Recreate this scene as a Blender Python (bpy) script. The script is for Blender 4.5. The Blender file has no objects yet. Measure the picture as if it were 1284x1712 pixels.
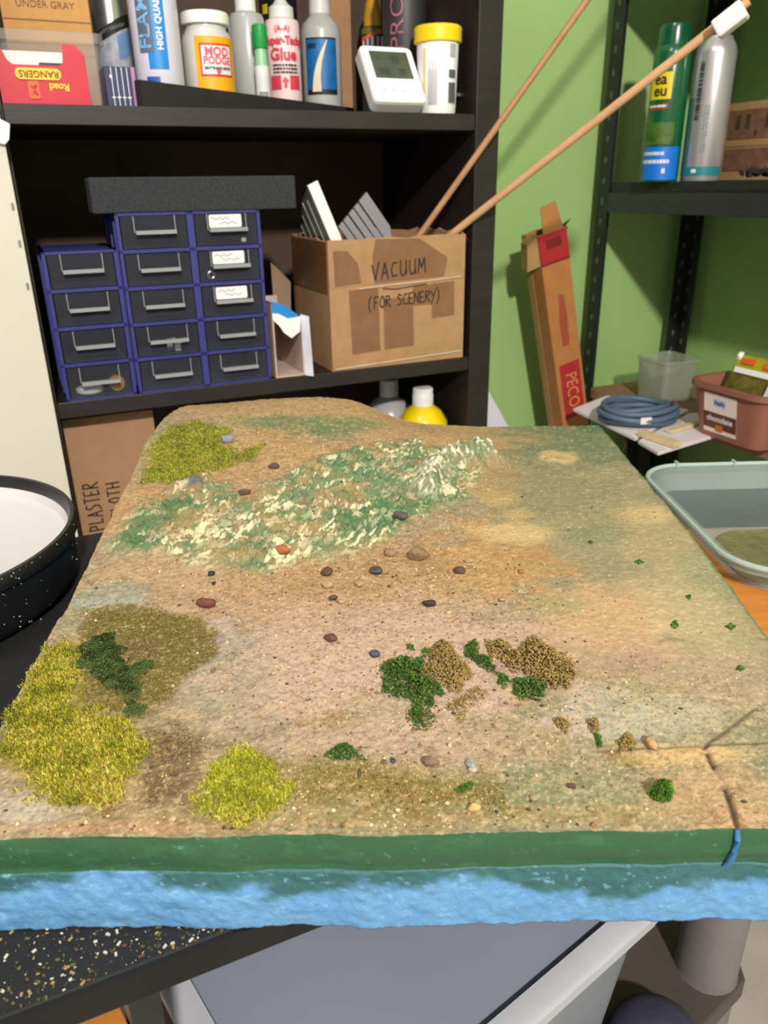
import bpy, bmesh, math, random
import numpy as np
from mathutils import Vector, Matrix
random.seed(7); rng = np.random.default_rng(11)
SC = bpy.context.scene; COL = SC.collection
# ------------------------------------------------------------------ camera
FPX, CX, CY = 1290.0, 642.0, 856.0
PITCH, ROLL, CAMZ = math.radians(23.0), math.radians(0.9), 1.10
FW = Vector((0, math.cos(PITCH), -math.sin(PITCH)))
_r = Vector((1, 0, 0)); _u = _r.cross(FW)
RR = math.cos(ROLL)*_r - math.sin(ROLL)*_u
UU = math.sin(ROLL)*_r + math.cos(ROLL)*_u
CAM = Vector((0, 0, CAMZ))
cd = bpy.data.cameras.new('camera'); cam = bpy.data.objects.new('camera', cd); COL.objects.link(cam)
m3 = Matrix((RR, UU, -FW)).transposed(); cam.matrix_world = Matrix.Translation(CAM) @ m3.to_4x4()
cd.sensor_fit = 'HORIZONTAL'; cd.sensor_width = 36.0; cd.lens = 36.0*FPX/1284.0; cd.clip_start = .01
cd.dof.use_dof = True; cd.dof.focus_distance = 0.46; cd.dof.aperture_fstop = 20.0
SC.camera = cam
# ------------------------------------------------------------------ world, lamps, exposure
w = bpy.data.worlds.new('room_ambient'); SC.world = w; w.use_nodes = True
bg = w.node_tree.nodes['Background']; bg.inputs[0].default_value = (1.0, .965, .92, 1); bg.inputs[1].default_value = 0.5
def area(name, loc, target, size, power, color):
    l = bpy.data.lights.new(name, 'AREA'); l.shape = 'DISK'; l.size = size; l.energy = power; l.color = color
    o = bpy.data.objects.new(name, l); COL.objects.link(o); o.location = loc
    o.rotation_euler = (Vector(target)-Vector(loc)).to_track_quat('-Z', 'Y').to_euler(); return o
area('ceiling_lamp', (.47, -1.45, 2.36), (.2, 1.0, .9), .14, 86, (1.0, .95, .885))
area('overhead_fill', (-.45, .15, 2.45), (0, .6, .8), .5, 7, (1.0, .95, .88))  # weak overhead fill, added to soften the main lamp's shade
SC.view_settings.view_transform = 'Standard'; SC.view_settings.look = 'None'
SC.view_settings.exposure = 0.0; SC.view_settings.gamma = 1.0; SC.view_settings.use_curve_mapping = False
# ------------------------------------------------------------------ coordinates
ANG = math.radians(24.2)                      # bookcase and back wall are turned by this much
U = Vector((math.cos(ANG), math.sin(ANG), 0)); V = Vector((-math.sin(ANG), math.cos(ANG), 0)); BK = Vector((0, 1.2, 0))
def W(u, v, z): return BK + U*u + V*v + Vector((0, 0, z))
def ray(x, y): return RR*((x-CX)/FPX) - UU*((y-CY)/FPX) + FW
def onz(x, y, z):
    d = ray(x, y); return CAM + d*((z-CAMZ)/d.z)
def onp(x, y, p, n):
    d = ray(x, y); return CAM + d*((p-CAM).dot(n)/d.dot(n))
def B(x, y, v):                               # photo point on the plane v behind the bookcase front -> (u, z)
    q = onp(x, y, BK+V*v, V); return (q-BK).dot(U), q.z
def lin(c):
    return tuple(((x/255)/12.92 if x/255 <= .04045 else ((x/255+.055)/1.055)**2.4) for x in c[:3])
# ------------------------------------------------------------------ materials
MATS = {}
def mat(name, c, rough=.6, metal=0., var=.12, scale=30., bump=0., bscale=None, spec=.5, coat=0., stretch=None):
    if name in MATS: return MATS[name]
    m = bpy.data.materials.new(name); m.use_nodes = True; nt = m.node_tree; b = nt.nodes['Principled BSDF']
    c = lin(c); b.inputs['Roughness'].default_value = rough; b.inputs['Metallic'].default_value = metal
    b.inputs['Specular IOR Level'].default_value = spec; b.inputs['Coat Weight'].default_value = coat
    tc = nt.nodes.new('ShaderNodeTexCoord'); src = tc.outputs['Object']
    if stretch:
        mp = nt.nodes.new('ShaderNodeMapping'); mp.inputs['Scale'].default_value = stretch
        nt.links.new(src, mp.inputs[0]); src = mp.outputs[0]
    n = nt.nodes.new('ShaderNodeTexNoise'); n.inputs['Scale'].default_value = scale; n.inputs['Detail'].default_value = 5
    nt.links.new(src, n.inputs['Vector'])
    r = nt.nodes.new('ShaderNodeValToRGB'); r.color_ramp.elements[0].position = .3; r.color_ramp.elements[1].position = .7
    r.color_ramp.elements[0].color = (*[x*(1-var) for x in c], 1); r.color_ramp.elements[1].color = (*[min(1, x*(1+var)) for x in c], 1)
    nt.links.new(n.outputs['Fac'], r.inputs[0]); nt.links.new(r.outputs[0], b.inputs['Base Color'])
    if bump:
        n2 = nt.nodes.new('ShaderNodeTexNoise'); n2.inputs['Scale'].default_value = bscale or scale*4; n2.inputs['Detail'].default_value = 4
        nt.links.new(src, n2.inputs['Vector'])
        bp = nt.nodes.new('ShaderNodeBump'); bp.inputs['Strength'].default_value = bump; bp.inputs['Distance'].default_value = .002
        nt.links.new(n2.outputs['Fac'], bp.inputs['Height']); nt.links.new(bp.outputs[0], b.inputs['Normal'])
    MATS[name] = m; return m
def clear(name, c, alpha=.35, rough=.15, gloss=.08):
    if name in MATS: return MATS[name]
    m = bpy.data.materials.new(name); m.use_nodes = True; nt = m.node_tree; b = nt.nodes['Principled BSDF']
    b.inputs['Base Color'].default_value = (*lin(c), 1); b.inputs['Roughness'].default_value = rough
    n = nt.nodes.new('ShaderNodeTexNoise'); n.inputs['Scale'].default_value = 25
    mr = nt.nodes.new('ShaderNodeMapRange'); mr.inputs['To Min'].default_value = alpha*.85; mr.inputs['To Max'].default_value = min(1, alpha*1.15)
    tc = nt.nodes.new('ShaderNodeTexCoord'); nt.links.new(tc.outputs['Object'], n.inputs['Vector'])
    nt.links.new(n.outputs['Fac'], mr.inputs['Value']); nt.links.new(mr.outputs[0], b.inputs['Alpha'])
    MATS[name] = m; return m
def vcol(name, rough=.85, bump=.4, bscale=900., dist=.0008, fine=.10, spec=.3):
    if name in MATS: return MATS[name]
    m = bpy.data.materials.new(name); m.use_nodes = True; nt = m.node_tree; b = nt.nodes['Principled BSDF']
    b.inputs['Roughness'].default_value = rough; b.inputs['Specular IOR Level'].default_value = spec
    a = nt.nodes.new('ShaderNodeVertexColor'); a.layer_name = 'Col'
    tc = nt.nodes.new('ShaderNodeTexCoord'); n = nt.nodes.new('ShaderNodeTexNoise'); n.inputs['Scale'].default_value = bscale
    n.inputs['Detail'].default_value = 4; nt.links.new(tc.outputs['Object'], n.inputs['Vector'])
    mr = nt.nodes.new('ShaderNodeMapRange'); mr.inputs['From Min'].default_value = .3; mr.inputs['From Max'].default_value = .7
    mr.inputs['To Min'].default_value = 1-fine; mr.inputs['To Max'].default_value = 1+fine
    nt.links.new(n.outputs['Fac'], mr.inputs['Value'])
    mx = nt.nodes.new('ShaderNodeVectorMath'); mx.operation = 'SCALE'
    nt.links.new(a.outputs['Color'], mx.inputs[0]); nt.links.new(mr.outputs[0], mx.inputs['Scale'])
    nt.links.new(mx.outputs[0], b.inputs['Base Color'])
    if bump:
        bp = nt.nodes.new('ShaderNodeBump'); bp.inputs['Strength'].default_value = bump; bp.inputs['Distance'].default_value = dist
        nt.links.new(n.outputs['Fac'], bp.inputs['Height']); nt.links.new(bp.outputs[0], b.inputs['Normal'])
    MATS[name] = m; return m
# ------------------------------------------------------------------ mesh helpers
class MB:
    def __init__(s): s.v = []; s.f = []; s.mi = []
    def add(s, vs, fs, mi=0, M=None):
        k = len(s.v); s.v += [tuple(M @ Vector(p)) if M else tuple(p) for p in vs]
        s.f += [tuple(i+k for i in f) for f in fs]; s.mi += [mi]*len(fs); return s
    def box(s, x0, x1, y0, y1, z0, z1, mi=0, M=None):
        return s.add([(x0,y0,z0),(x1,y0,z0),(x1,y1,z0),(x0,y1,z0),(x0,y0,z1),(x1,y0,z1),(x1,y1,z1),(x0,y1,z1)],
            [(0,3,2,1),(4,5,6,7),(0,1,5,4),(1,2,6,5),(2,3,7,6),(3,0,4,7)], mi, M)
    def lathe(s, prof, seg=40, mi=0, M=None, cap=True):
        vs = []; fs = []; n = len(prof)
        for r, z in prof:
            for k in range(seg):
                a = 2*math.pi*k/seg; vs.append((r*math.cos(a), r*math.sin(a), z))
        for i in range(n-1):
            for k in range(seg):
                k2 = (k+1) % seg; fs.append((i*seg+k, i*seg+k2, (i+1)*seg+k2, (i+1)*seg+k))
        if cap: fs.append(tuple(range(seg-1, -1, -1))); fs.append(tuple((n-1)*seg+k for k in range(seg)))
        return s.add(vs, fs, mi, M)
    def tube(s, pts, r, seg=8, mi=0, closed=False):
        pts = [Vector(p) for p in pts]; n = len(pts); vs = []; fs = []
        for i, p in enumerate(pts):
            t = (pts[min(i+1, n-1)]-pts[max(i-1, 0)]).normalized() if not closed else (pts[(i+1) % n]-pts[i-1]).normalized()
            a = t.cross(Vector((0, 0, 1)));
            if a.length < 1e-3: a = t.cross(Vector((1, 0, 0)))
            a.normalize(); b = t.cross(a); rr = r[i] if isinstance(r, (list, tuple)) else r
            for k in range(seg):
                q = 2*math.pi*k/seg; vs.append(p + a*rr*math.cos(q) + b*rr*math.sin(q))
        for i in range(n if closed else n-1):
            j = (i+1) % n
            for k in range(seg):
                k2 = (k+1) % seg; fs.append((i*seg+k, i*seg+k2, j*seg+k2, j*seg+k))
        if not closed: fs.append(tuple(range(seg-1, -1, -1))); fs.append(tuple((n-1)*seg+k for k in range(seg)))
        return s.add(vs, fs, mi)
    def prism(s, poly, h0, h1, mi=0, M=None):     # poly in local xy, extruded along local z
        n = len(poly); vs = [(x, y, h0) for x, y in poly]+[(x, y, h1) for x, y in poly]
        fs = [tuple(range(n-1, -1, -1)), tuple(range(n, 2*n))]+[(i, (i+1) % n, n+(i+1) % n, n+i) for i in range(n)]
        return s.add(vs, fs, mi, M)
    def build(s, name, mats, parent=None, loc=(0,0,0), rot=(0,0,0), smooth=False, bevel=0, auto=None):
        me = bpy.data.meshes.new(name); me.from_pydata([tuple(v) for v in s.v], [], s.f); me.update()
        mats = mats if isinstance(mats, (list, tuple)) else [mats]
        for m in mats: me.materials.append(m)
        if len(mats) > 1: me.polygons.foreach_set('material_index', s.mi)
        bm = bmesh.new(); bm.from_mesh(me); bmesh.ops.recalc_face_normals(bm, faces=bm.faces); bm.to_mesh(me); bm.free()
        if smooth:
            me.polygons.foreach_set('use_smooth', [True]*len(me.polygons))
            try: me.set_sharp_from_angle(angle=math.radians(auto or 40))
            except Exception: pass
        o = bpy.data.objects.new(name, me); COL.objects.link(o); o.location = loc; o.rotation_euler = rot
        if parent: o.parent = parent
        if bevel:
            b = o.modifiers.new('bevel', 'BEVEL'); b.width = bevel; b.segments = 2; b.limit_method = 'ANGLE'
        return o
def tag(o, label=None, cat=None, group=None, kind=None):
    if label: o['label'] = label
    if cat: o['category'] = cat
    if group: o['group'] = group
    if kind: o['kind'] = kind
    return o
def empty(name, loc, rz=0, rot=None):
    o = bpy.data.objects.new(name, None); COL.objects.link(o); o.location = loc; o.rotation_euler = rot or (0, 0, rz)
    o.empty_display_size = .01; return o
def thing(name, label, cat, loc, rz=0, group=None, rot=None): return tag(empty(name, loc, rz, rot), label, cat, group)
def rrect(x0, x1, y0, y1, r, n=6):
    p = []
    for cx, cy, a0 in ((x1-r, y0+r, -90), (x1-r, y1-r, 0), (x0+r, y1-r, 90), (x0+r, y0+r, 180)):
        for k in range(n+1):
            a = math.radians(a0+90*k/n); p.append((cx+r*math.cos(a), cy+r*math.sin(a)))
    return p
def loft(mb, rings, mi=0, cap0=True, cap1=True):   # rings: lists of 3D points of equal length
    n = len(rings[0]); vs = [p for r in rings for p in r]; fs = []
    for i in range(len(rings)-1):
        for k in range(n): fs.append((i*n+k, i*n+(k+1) % n, (i+1)*n+(k+1) % n, (i+1)*n+k))
    if cap0: fs.append(tuple(range(n-1, -1, -1)))
    if cap1: fs.append(tuple((len(rings)-1)*n+k for k in range(n)))
    return mb.add(vs, fs, mi)
def arc_patch(R, a0, a1, z0, z1, seg=16, t=.0004):  # angles in degrees, 0 faces local -Y, positive to the viewer's right
    mb = MB(); vs = []; fs = []
    for rr in (R, R+t):
        for z in (z0, z1):
            for k in range(seg+1):
                a = math.radians(a0+(a1-a0)*k/seg); vs.append((rr*math.sin(a), -rr*math.cos(a), z))
    n = seg+1
    for k in range(seg):
        fs += [(2*n+k, 2*n+k+1, 3*n+k+1, 3*n+k), (k, n+k, n+k+1, k+1), (n+k, 3*n+k, 3*n+k+1, n+k+1), (k, k+1, 2*n+k+1, 2*n+k)]
    return mb.add(vs, fs)
def text_verts(body, size, stretch=1., bold=0.):
    cu = bpy.data.curves.new('t', 'FONT'); cu.body = body; cu.size = size; cu.align_x = 'CENTER'; cu.align_y = 'CENTER'; cu.resolution_u = 3
    cu.offset = bold
    o = bpy.data.objects.new('t', cu); COL.objects.link(o); dg = bpy.context.evaluated_depsgraph_get()
    me = bpy.data.meshes.new_from_object(o.evaluated_get(dg)); bpy.data.objects.remove(o); bpy.data.curves.remove(cu)
    vs = [(v.co.x*stretch, v.co.y) for v in me.vertices]; fs = [tuple(p.vertices) for p in me.polygons]
    bpy.data.meshes.remove(me); return vs, fs
def text(body, size, m, parent, x=0, z=0, y=0, R=None, ang=0, turn=0, stretch=1., bold=0., name='lettering', flip=1):
    """flat print: on the plane y (facing local -Y), or wrapped on a cylinder of radius R at angle ang"""
    vs, fs = text_verts(body, size, stretch, bold); c, s = math.cos(math.radians(turn)), math.sin(math.radians(turn)); out = []
    for a, b in vs:
        p, q = a*c-b*s, a*s+b*c
        if R: t = math.radians(ang)+(x+p)/R; out.append(((R+.0006)*math.sin(t), -(R+.0006)*math.cos(t), z+q))
        else: out.append((x+p, y, z+q))
    return MB().add(out, fs).build(name, m, parent)
def strokes(lines, wd, m, parent, x, z, y, sx, sz, name='handwriting', slope=0., vertical=False):
    mb = MB()
    for L in lines:
        P = [Vector((a*sx, b*sz)) for a, b in L]
        for a, b in zip(P[:-1], P[1:]):
            d = (b-a); 
            if d.length < 1e-6: continue
            d.normalize(); n = Vector((-d.y, d.x))*wd*.5; a2 = a-d*wd*.3; b2 = b+d*wd*.3; q = []
            for p in (a2-n, b2-n, b2+n, a2+n):
                px, pz = p.x, p.y+slope*p.x
                if vertical: px, pz = -pz, px
                q.append((x+px, y, z+pz))
            mb.add(q, [(0, 1, 2, 3)])
    return mb.build(name, m, parent)
GL = {'V': [[(0,1),(.35,0),(.75,1.1)]], 'A': [[(0,0),(.35,1),(.75,-.05)],[(.12,.38),(.62,.35)]], 'C': [[(.7,.95),(.3,.95),(.05,.5),(.2,.08),(.75,.08)]],
 'U': [[(.05,1),(.05,.3),(.25,0),(.55,.08),(.7,.4),(.7,1)],[(.7,.4),(.75,0)]], 'M': [[(0,0),(.1,.95),(.4,.35),(.7,1),(.85,0)]],
 'F': [[(.05,0),(.1,1),(.7,1)],[(.1,.5),(.5,.52)]], 'O': [[(.35,1),(.05,.6),(.15,.1),(.5,.02),(.7,.45),(.55,.95),(.35,1)]],
 'R': [[(.05,0),(.1,1),(.55,.98),(.65,.7),(.15,.5),(.75,0)]], 'S': [[(.7,.9),(.3,1),(.1,.75),(.6,.4),(.6,.1),(.05,.05)]],
 'E': [[(.65,1),(.1,.98),(.08,.02),(.7,.05)],[(.1,.52),(.55,.54)]], 'N': [[(.05,0),(.08,1),(.65,.05),(.7,1)]], 'Y': [[(0,1),(.35,.5)],[(.75,1),(.15,-.3)]],
 'P': [[(.08,0),(.1,1),(.6,.95),(.65,.6),(.12,.48)]], 'L': [[(.1,1),(.08,.05),(.65,.05)]], 'T': [[(0,1),(.75,1)],[(.38,1),(.36,0)]],
 'H': [[(.08,1),(.06,0)],[(.68,1),(.7,0)],[(.08,.5),(.68,.52)]], '(': [[(.5,1.2),(.2,.8),(.1,.2),(.3,-.3)]], ')': [[(.1,1.2),(.4,.8),(.4,.2),(.1,-.3)]], ' ': []}
def hand(word, gap=1.0):
    L = []
    for i, ch in enumerate(word):
        for s in GL[ch]: L.append([(x+i*gap, y+random.uniform(-.04, .04)) for x, y in s])
    return L
def face(p): return math.atan2(-p.x, p.y)     # rotation that turns local -Y towards the camera side of the room
# materials used a lot
WOOD = mat('black_brown_wood', (35, 27, 25), .5, var=.25, scale=14, stretch=(1, 8, 8), bump=.05)
KRAFT = mat('kraft_board', (172, 132, 92), .85, var=.08, scale=60, bump=.1)
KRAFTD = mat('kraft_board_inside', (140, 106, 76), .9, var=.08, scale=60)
WHITE = mat('white_plastic', (238, 238, 232), .4, var=.02)
PAPER = mat('white_paper', (235, 228, 226), .8, var=.03)
BLACKM = mat('black_metal', (30, 32, 33), .45, var=.2, scale=40)
BLACKP = mat('black_plastic', (28, 28, 29), .42, var=.15, scale=50)
INK = mat('marker_ink', (45, 30, 26), .6, var=.2)
BLACK = mat('black_ink', (20, 20, 22), .6)
SILVER = mat('brushed_silver', (196, 194, 192), .28, metal=.9, var=.05)
# ------------------------------------------------------------------ setting
def struct(o): o['kind'] = 'structure'; return o
GREEN = mat('green_wall_paint', (158, 192, 118), .75, var=.035, scale=6, bump=.06, bscale=180)
struct(MB().box(-1.9, .975, .375, .475, 0, 2.5).build('wall_back', GREEN, loc=BK, rot=(0, 0, ANG)))
struct(MB().box(.965, 1.065, -2.2, .375, 0, 2.5).build('wall_right', GREEN, loc=BK, rot=(0, 0, ANG)))
struct(MB().box(-1.9, .965, -2.2, .375, -.05, 0).build('floor', mat('concrete', (178, 168, 160), .8, var=.14, scale=9, bump=.2, bscale=60), loc=BK, rot=(0, 0, ANG)))
# ------------------------------------------------------------------ bookcase
bc = thing('bookcase', 'black-brown wooden bookcase crammed with hobby supplies against the green wall', 'bookcase', BK, ANG)
Z1, Z2, Z3 = 1.193, .837, .50
for u0, u1 in ((-.515, -.475), (.158, .198)): MB().box(u0, u1, 0, .34, 0, 1.62).build('side_panel', WOOD, bc, bevel=.001)
for z in (Z1, Z2, Z3, .12, 1.56): MB().box(-.475, .158, .002, .332, z-.022, z).build('shelf', WOOD, bc, bevel=.001)
MB().box(-.475, .158, .332, .34, 0, 1.6).build('back_panel', mat('brown_hardboard', (74, 54, 38), .7, var=.15, scale=20), bc)
pg = MB(); pg.lathe([(.0032, 0), (.0032, .004), (.0015, .006)], 10, M=Matrix.Rotation(-math.pi/2, 4, 'Y'))
pg.build('shelf_pin', SILVER, bc, loc=(.1578, .05, 1.222))
# ------------------------------------------------------------------ table under the board
TB = .811
def onb(p): q = p-BK; return q.dot(U), q.dot(V)
tab = thing('work_table', 'black work table carrying the model scenery board, dusted with turf crumbs', 'table', BK, ANG)
MB().box(-.95, .05, -.856, -.40, TB-.015, TB-.0002).build('table_top', mat('black_table_top', (19, 19, 20), .75, var=.3, scale=60, bump=.15, bscale=300), tab, bevel=.0015)
MB().box(-.95, .05, -.8585, -.856, TB-.0155, TB-.0005).build('edge_band', mat('black_edge_band', (25, 23, 23), .55, var=.15, spec=.3), tab)
_lu = -.497
for u_, v_ in ((-.88, -.80), (_lu, -.849), (-.88, -.45), (.025, -.45)):
    MB().box(u_-.0065, u_+.0065, v_-.0065, v_+.0065, 0, TB-.0152).build('leg', BLACKP, tab, bevel=.002)
# ------------------------------------------------------------------ model scenery board
ZT = .861
CTRL = np.array([(-.2,.233,0),(-.1,.233,0),(0,.233,0),(.1,.233,0),(.22,.233,0),(-.2,.33,0),(-.1,.33,0),(0,.33,0),(.1,.33,0),(.22,.33,0),(-.2,.43,0),(-.1,.43,0),(0,.43,0),(.1,.43,0),(.22,.43,0),
 (-.2,.50,.004),(-.1,.49,.003),(0,.52,.002),(.1,.53,0),(.22,.53,0),(-.2,.56,.012),(-.1,.56,.014),(-.02,.58,.012),(.05,.6,.003),(.12,.62,.001),(.22,.65,0),
 (-.2,.64,.021),(-.1,.64,.024),(0,.65,.019),(.05,.66,.012),(.1,.66,.003),(-.19,.70,.035),(-.1,.71,.033),(0,.71,.023),(.05,.71,.017),(.10,.71,.006),(.14,.72,.001),
 (-.19,.75,.037),(-.18,.79,.030),(-.117,.79,.034),(-.03,.79,.031),(0,.79,.018),(.025,.79,.008),(.066,.79,.003),(.12,.79,0),(.22,.75,0),(.23,.79,0)])
def _phi(r): return np.where(r > 1e-9, r*r*np.log(np.maximum(r, 1e-9)), 0)
_n = len(CTRL); _K = _phi(np.hypot(CTRL[:, None, 0]-CTRL[None, :, 0], CTRL[:, None, 1]-CTRL[None, :, 1]))+np.eye(_n)*1e-5
_P = np.c_[np.ones(_n), CTRL[:, :2]]; _A = np.block([[_K, _P], [_P.T, np.zeros((3, 3))]])
_S = np.linalg.solve(_A, np.r_[CTRL[:, 2], 0, 0, 0])
def vnoise(x, y, seed=0):
    xi = np.floor(x).astype(np.int64); yi = np.floor(y).astype(np.int64); fx = x-xi; fy = y-yi
    fx = fx*fx*(3-2*fx); fy = fy*fy*(3-2*fy)
    def h(a, b):
        k = (a*374761393 + b*668265263 + seed*974711) & 0x7fffffff
        k = ((k ^ (k >> 13))*1274126177) & 0x7fffffff; return ((k ^ (k >> 16)) & 0xffff)/65535.
    return (h(xi, yi)*(1-fx)+h(xi+1, yi)*fx)*(1-fy)+(h(xi, yi+1)*(1-fx)+h(xi+1, yi+1)*fx)*fy
def fbm(x, y, f, o=4, seed=0):
    s = 0; a = .5; t = 0
    for k in range(o): s = s+a*vnoise(x*f, y*f, seed+k*17); t += a; a *= .55; f *= 2.03
    return s/t
def base_h(x, y):
    x = np.asarray(x, float); y = np.asarray(y, float); s = _S[_n]+_S[_n+1]*x+_S[_n+2]*y
    for k in range(_n): s = s+_S[k]*_phi(np.hypot(x-CTRL[k, 0], y-CTRL[k, 1]))
    s = np.maximum(s, 0); return s*np.clip((y-.43)/.06, 0, 1)
def smooth(a, b, x): t = np.clip((x-a)/(b-a), 0, 1); return t*t*(3-2*t)
def thit(px, py):                              # photo point -> point of the board's surface
    z = ZT
    for _ in range(8):
        p = onz(px, py, z); z = ZT+float(base_h(np.array([p.x]), np.array([p.y]))[0])
    return p.x, p.y, z
def poly_b(pts): return np.array([thit(*p)[:2] for p in pts])
def inside(x, y, P):
    c = np.zeros(x.shape, bool); n = len(P)
    for i in range(n):
        x1, y1 = P[i]; x2, y2 = P[(i+1) % n]
        if y1 == y2: continue
        k = ((y1 > y) != (y2 > y)) & (x < (x2-x1)*(y-y1)/(y2-y1)+x1); c ^= k
    return c
def pdist(x, y, P, closed=True):
    d = np.full(x.shape, 9.); n = len(P)
    for i in range(n if closed else n-1):
        a = P[i]; b = P[(i+1) % n]; ab = b-a; t = np.clip(((x-a[0])*ab[0]+(y-a[1])*ab[1])/max(1e-12, ab@ab), 0, 1)
        d = np.minimum(d, np.hypot(x-a[0]-t*ab[0], y-a[1]-t*ab[1]))
    return d
def sdf(x, y, P): return np.where(inside(x, y, P), -1, 1)*pdist(x, y, P)
ROCK = poly_b([(172,925),(205,870),(235,835),(300,815),(345,795),(420,835),(470,800),(520,775),(600,748),(680,738),(740,752),(812,748),(820,775),(765,835),(700,865),(668,885),(645,912),(560,935),(455,952),(350,948),(270,925)])
RIDGE = poly_b([(815,758),(770,768),(735,790),(715,830)])
CRK = [poly_b(p) for p in ([(1000,1251),(1090,1248),(1180,1246),(1284,1240)], [(1176,1246),(1192,1278),(1214,1318),(1226,1355),(1237,1392)], [(1262,1184),(1225,1212),(1180,1246)], [(1062,1163),(1180,1166),(1284,1178)])]
PATCH1 = poly_b([(105,1062),(60,1100),(40,1150),(12,1225),(0,1262),(55,1330),(110,1352),(165,1350),(215,1310),(243,1252),(205,1215),(170,1195),(130,1175),(138,1120),(150,1085)])
PATCH2 = poly_b([(360,1285),(340,1330),(330,1365),(400,1372),(470,1355),(470,1310),(450,1275),(420,1250),(385,1268)])
PATCH3 = poly_b([(247,745),(275,718),(320,706),(380,715),(372,735),(400,755),(440,745),(425,765),(375,785),(330,792),(285,812),(243,808)])
OLIVE = poly_b([(150,1020),(215,1012),(330,1030),(355,1055),(362,1100),(300,1140),(270,1190),(235,1215),(180,1195),(135,1170),(150,1110),(135,1060)])
SOIL = poly_b([(205,1060),(255,1075),(262,1100),(215,1105)])
SOIL2 = poly_b([(250,1225),(330,1235),(320,1330),(230,1340),(225,1290)])
FRONTOL = poly_b([(440,1270),(600,1265),(700,1300),(820,1310),(840,1345),(700,1345),(520,1345),(470,1330)])
def board_h(x, y):
    h = base_h(x, y); d = sdf(x, y, ROCK)+(fbm(x, y, 60, 3, 5)-.5)*.02; r = smooth(.008, -.012, d)
    a = .8*x+.6*y; b = -.6*x+.8*y
    rid = 1-np.abs(2*fbm(a*.45, b, 110, 4, 3)-1)
    rid2 = 1-np.abs(2*fbm(a*.5, b, 240, 3, 13)-1); h = h+r*((rid-.62)*.012+(rid2-.6)*.006+(fbm(x, y, 480, 3, 9)-.5)*.0035)
    dr = pdist(x, y, RIDGE, False); h = h+.012*np.exp(-(dr/.010)**2)*(1+(fbm(x, y, 160, 3, 21)-.5)*.7)+.0025*np.exp(-(dr/.014)**2)*(1-np.abs(2*fbm(x, y, 330, 2, 23)-1)-.6)
    dk = [(-.106+.0, .30)]
    for cx_, cy_, hh, rr in BUMPS: h = h+hh*np.exp(-((x-cx_)**2+(y-cy_)**2)/rr**2)
    h = h+(fbm(x, y, 420, 3, 2)-.5)*.0011*(1-r)+(fbm(x, y, 40, 3, 4)-.5)*.0022*(1-r)
    for k, P in enumerate(CRK):
        dd = pdist(x, y, P, False); gate = 1 if k != 1 else 1
        h = h-(.0006, .0018, .0005, .0004)[k]*np.exp(-(dd/(.0009, .0013, .0010, .0012)[k])**2)*gate
    return h
BUMPS = [(*thit(310,815)[:2], .005, .010), (*thit(690,790)[:2], .006, .016), (*thit(560,830)[:2], .004, .02), (*thit(1000,1290)[:2], -.001, .05), (*thit(200,1250)[:2], .004, .03), (*thit(930,770)[:2], .002, .012), (*thit(750,870)[:2], .002, .02)]
YF, YB = .2335, .79
YL = np.array([.23, .293, .36, .464, .60, .66, .72, .76, .79]); XLv = np.array([-.190, -.187, -.193, -.203, -.211, -.214, -.209, -.200, -.182])
XRy = np.array([.23, .37, .50, .80]); XRv = np.array([.214, .216, .224, .231])
NX, NY = 470, 600
ss = np.linspace(0, 1, NX); tt = np.linspace(0, 1, NY)**1.18
yy = YF+(YB-YF)*tt
XLr = np.interp(yy, YL, XLv)+(fbm(yy, yy*0+.3, 45, 3, 31)-.5)*.006; XRr = np.interp(yy, XRy, XRv)+(fbm(yy, yy*0+.7, 60, 3, 37)-.5)*.002
GX = XLr[:, None]+(XRr-XLr)[:, None]*ss[None, :]; GY = np.repeat(yy[:, None], NX, 1)
GY = GY+((fbm(GX, GX*0+2.2, 30, 3, 41)-.5)*.004)*np.clip(1-(GY-YF)/.01, 0, 1)
GH = board_h(GX, GY)
# painted colours of the top (paint, sand, flock), in board coordinates
SD = {}
def L3(c): return np.array(lin(c))
colr = np.ones((*GX.shape, 3))*L3((166, 148, 112))
nA = fbm(GX, GY, 22, 4, 51); nB = fbm(GX, GY, 70, 4, 53); nC = fbm(GX, GY, 260, 3, 57); nD = fbm(GX, GY, 800, 2, 59)
def lay(mask, c):
    global colr
    colr = colr*(1-mask[..., None])+mask[..., None]*L3(c)
def blob(px, py, rx, ry, c, s=.8, rag=.5):
    x0, y0, _ = thit(px, py); xa, _, _ = thit(px+rx, py); y1 = thit(px, py-ry)[1]; y2 = thit(px, min(py+ry, 1395))[1]
    RX = abs(xa-x0); RY = max(abs(y1-y2)/2, .002); d = np.hypot((GX-x0)/RX, (GY-(y1+y2)/2)/RY)+(nB-.5)*rag*2
    lay(smooth(1.25, .55, d)*s, c)
lay(smooth(.02, .12, GX)*.55, (158, 152, 112)); lay(smooth(.40, .62, nA)*.6, (140, 142, 106)); lay(smooth(.55, .7, nB)*.2, (188, 162, 124))
blob(620,1100,340,150,(201,172,142),.85); blob(560,1170,330,90,(196,172,146),.7); blob(430,1010,240,70,(192,158,122),.8)
blob(650,960,290,65,(184,146,100),.85); blob(840,940,110,80,(196,150,88),.65,.9); blob(260,965,130,40,(194,160,122),.7); blob(190,1000,70,34,(150,160,138),.8); blob(190,1010,60,14,(190,198,196),.3,.9)
blob(900,745,180,50,(112,126,92),.95,.7); blob(930,725,120,30,(112,128,90),.8); blob(840,800,60,40,(176,150,108),.5); blob(950,840,120,70,(150,148,104),.7); blob(1090,900,90,80,(184,166,120),.6); blob(1030,1040,120,70,(216,174,126),.75); blob(1160,1040,90,80,(196,182,134),.6)
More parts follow.
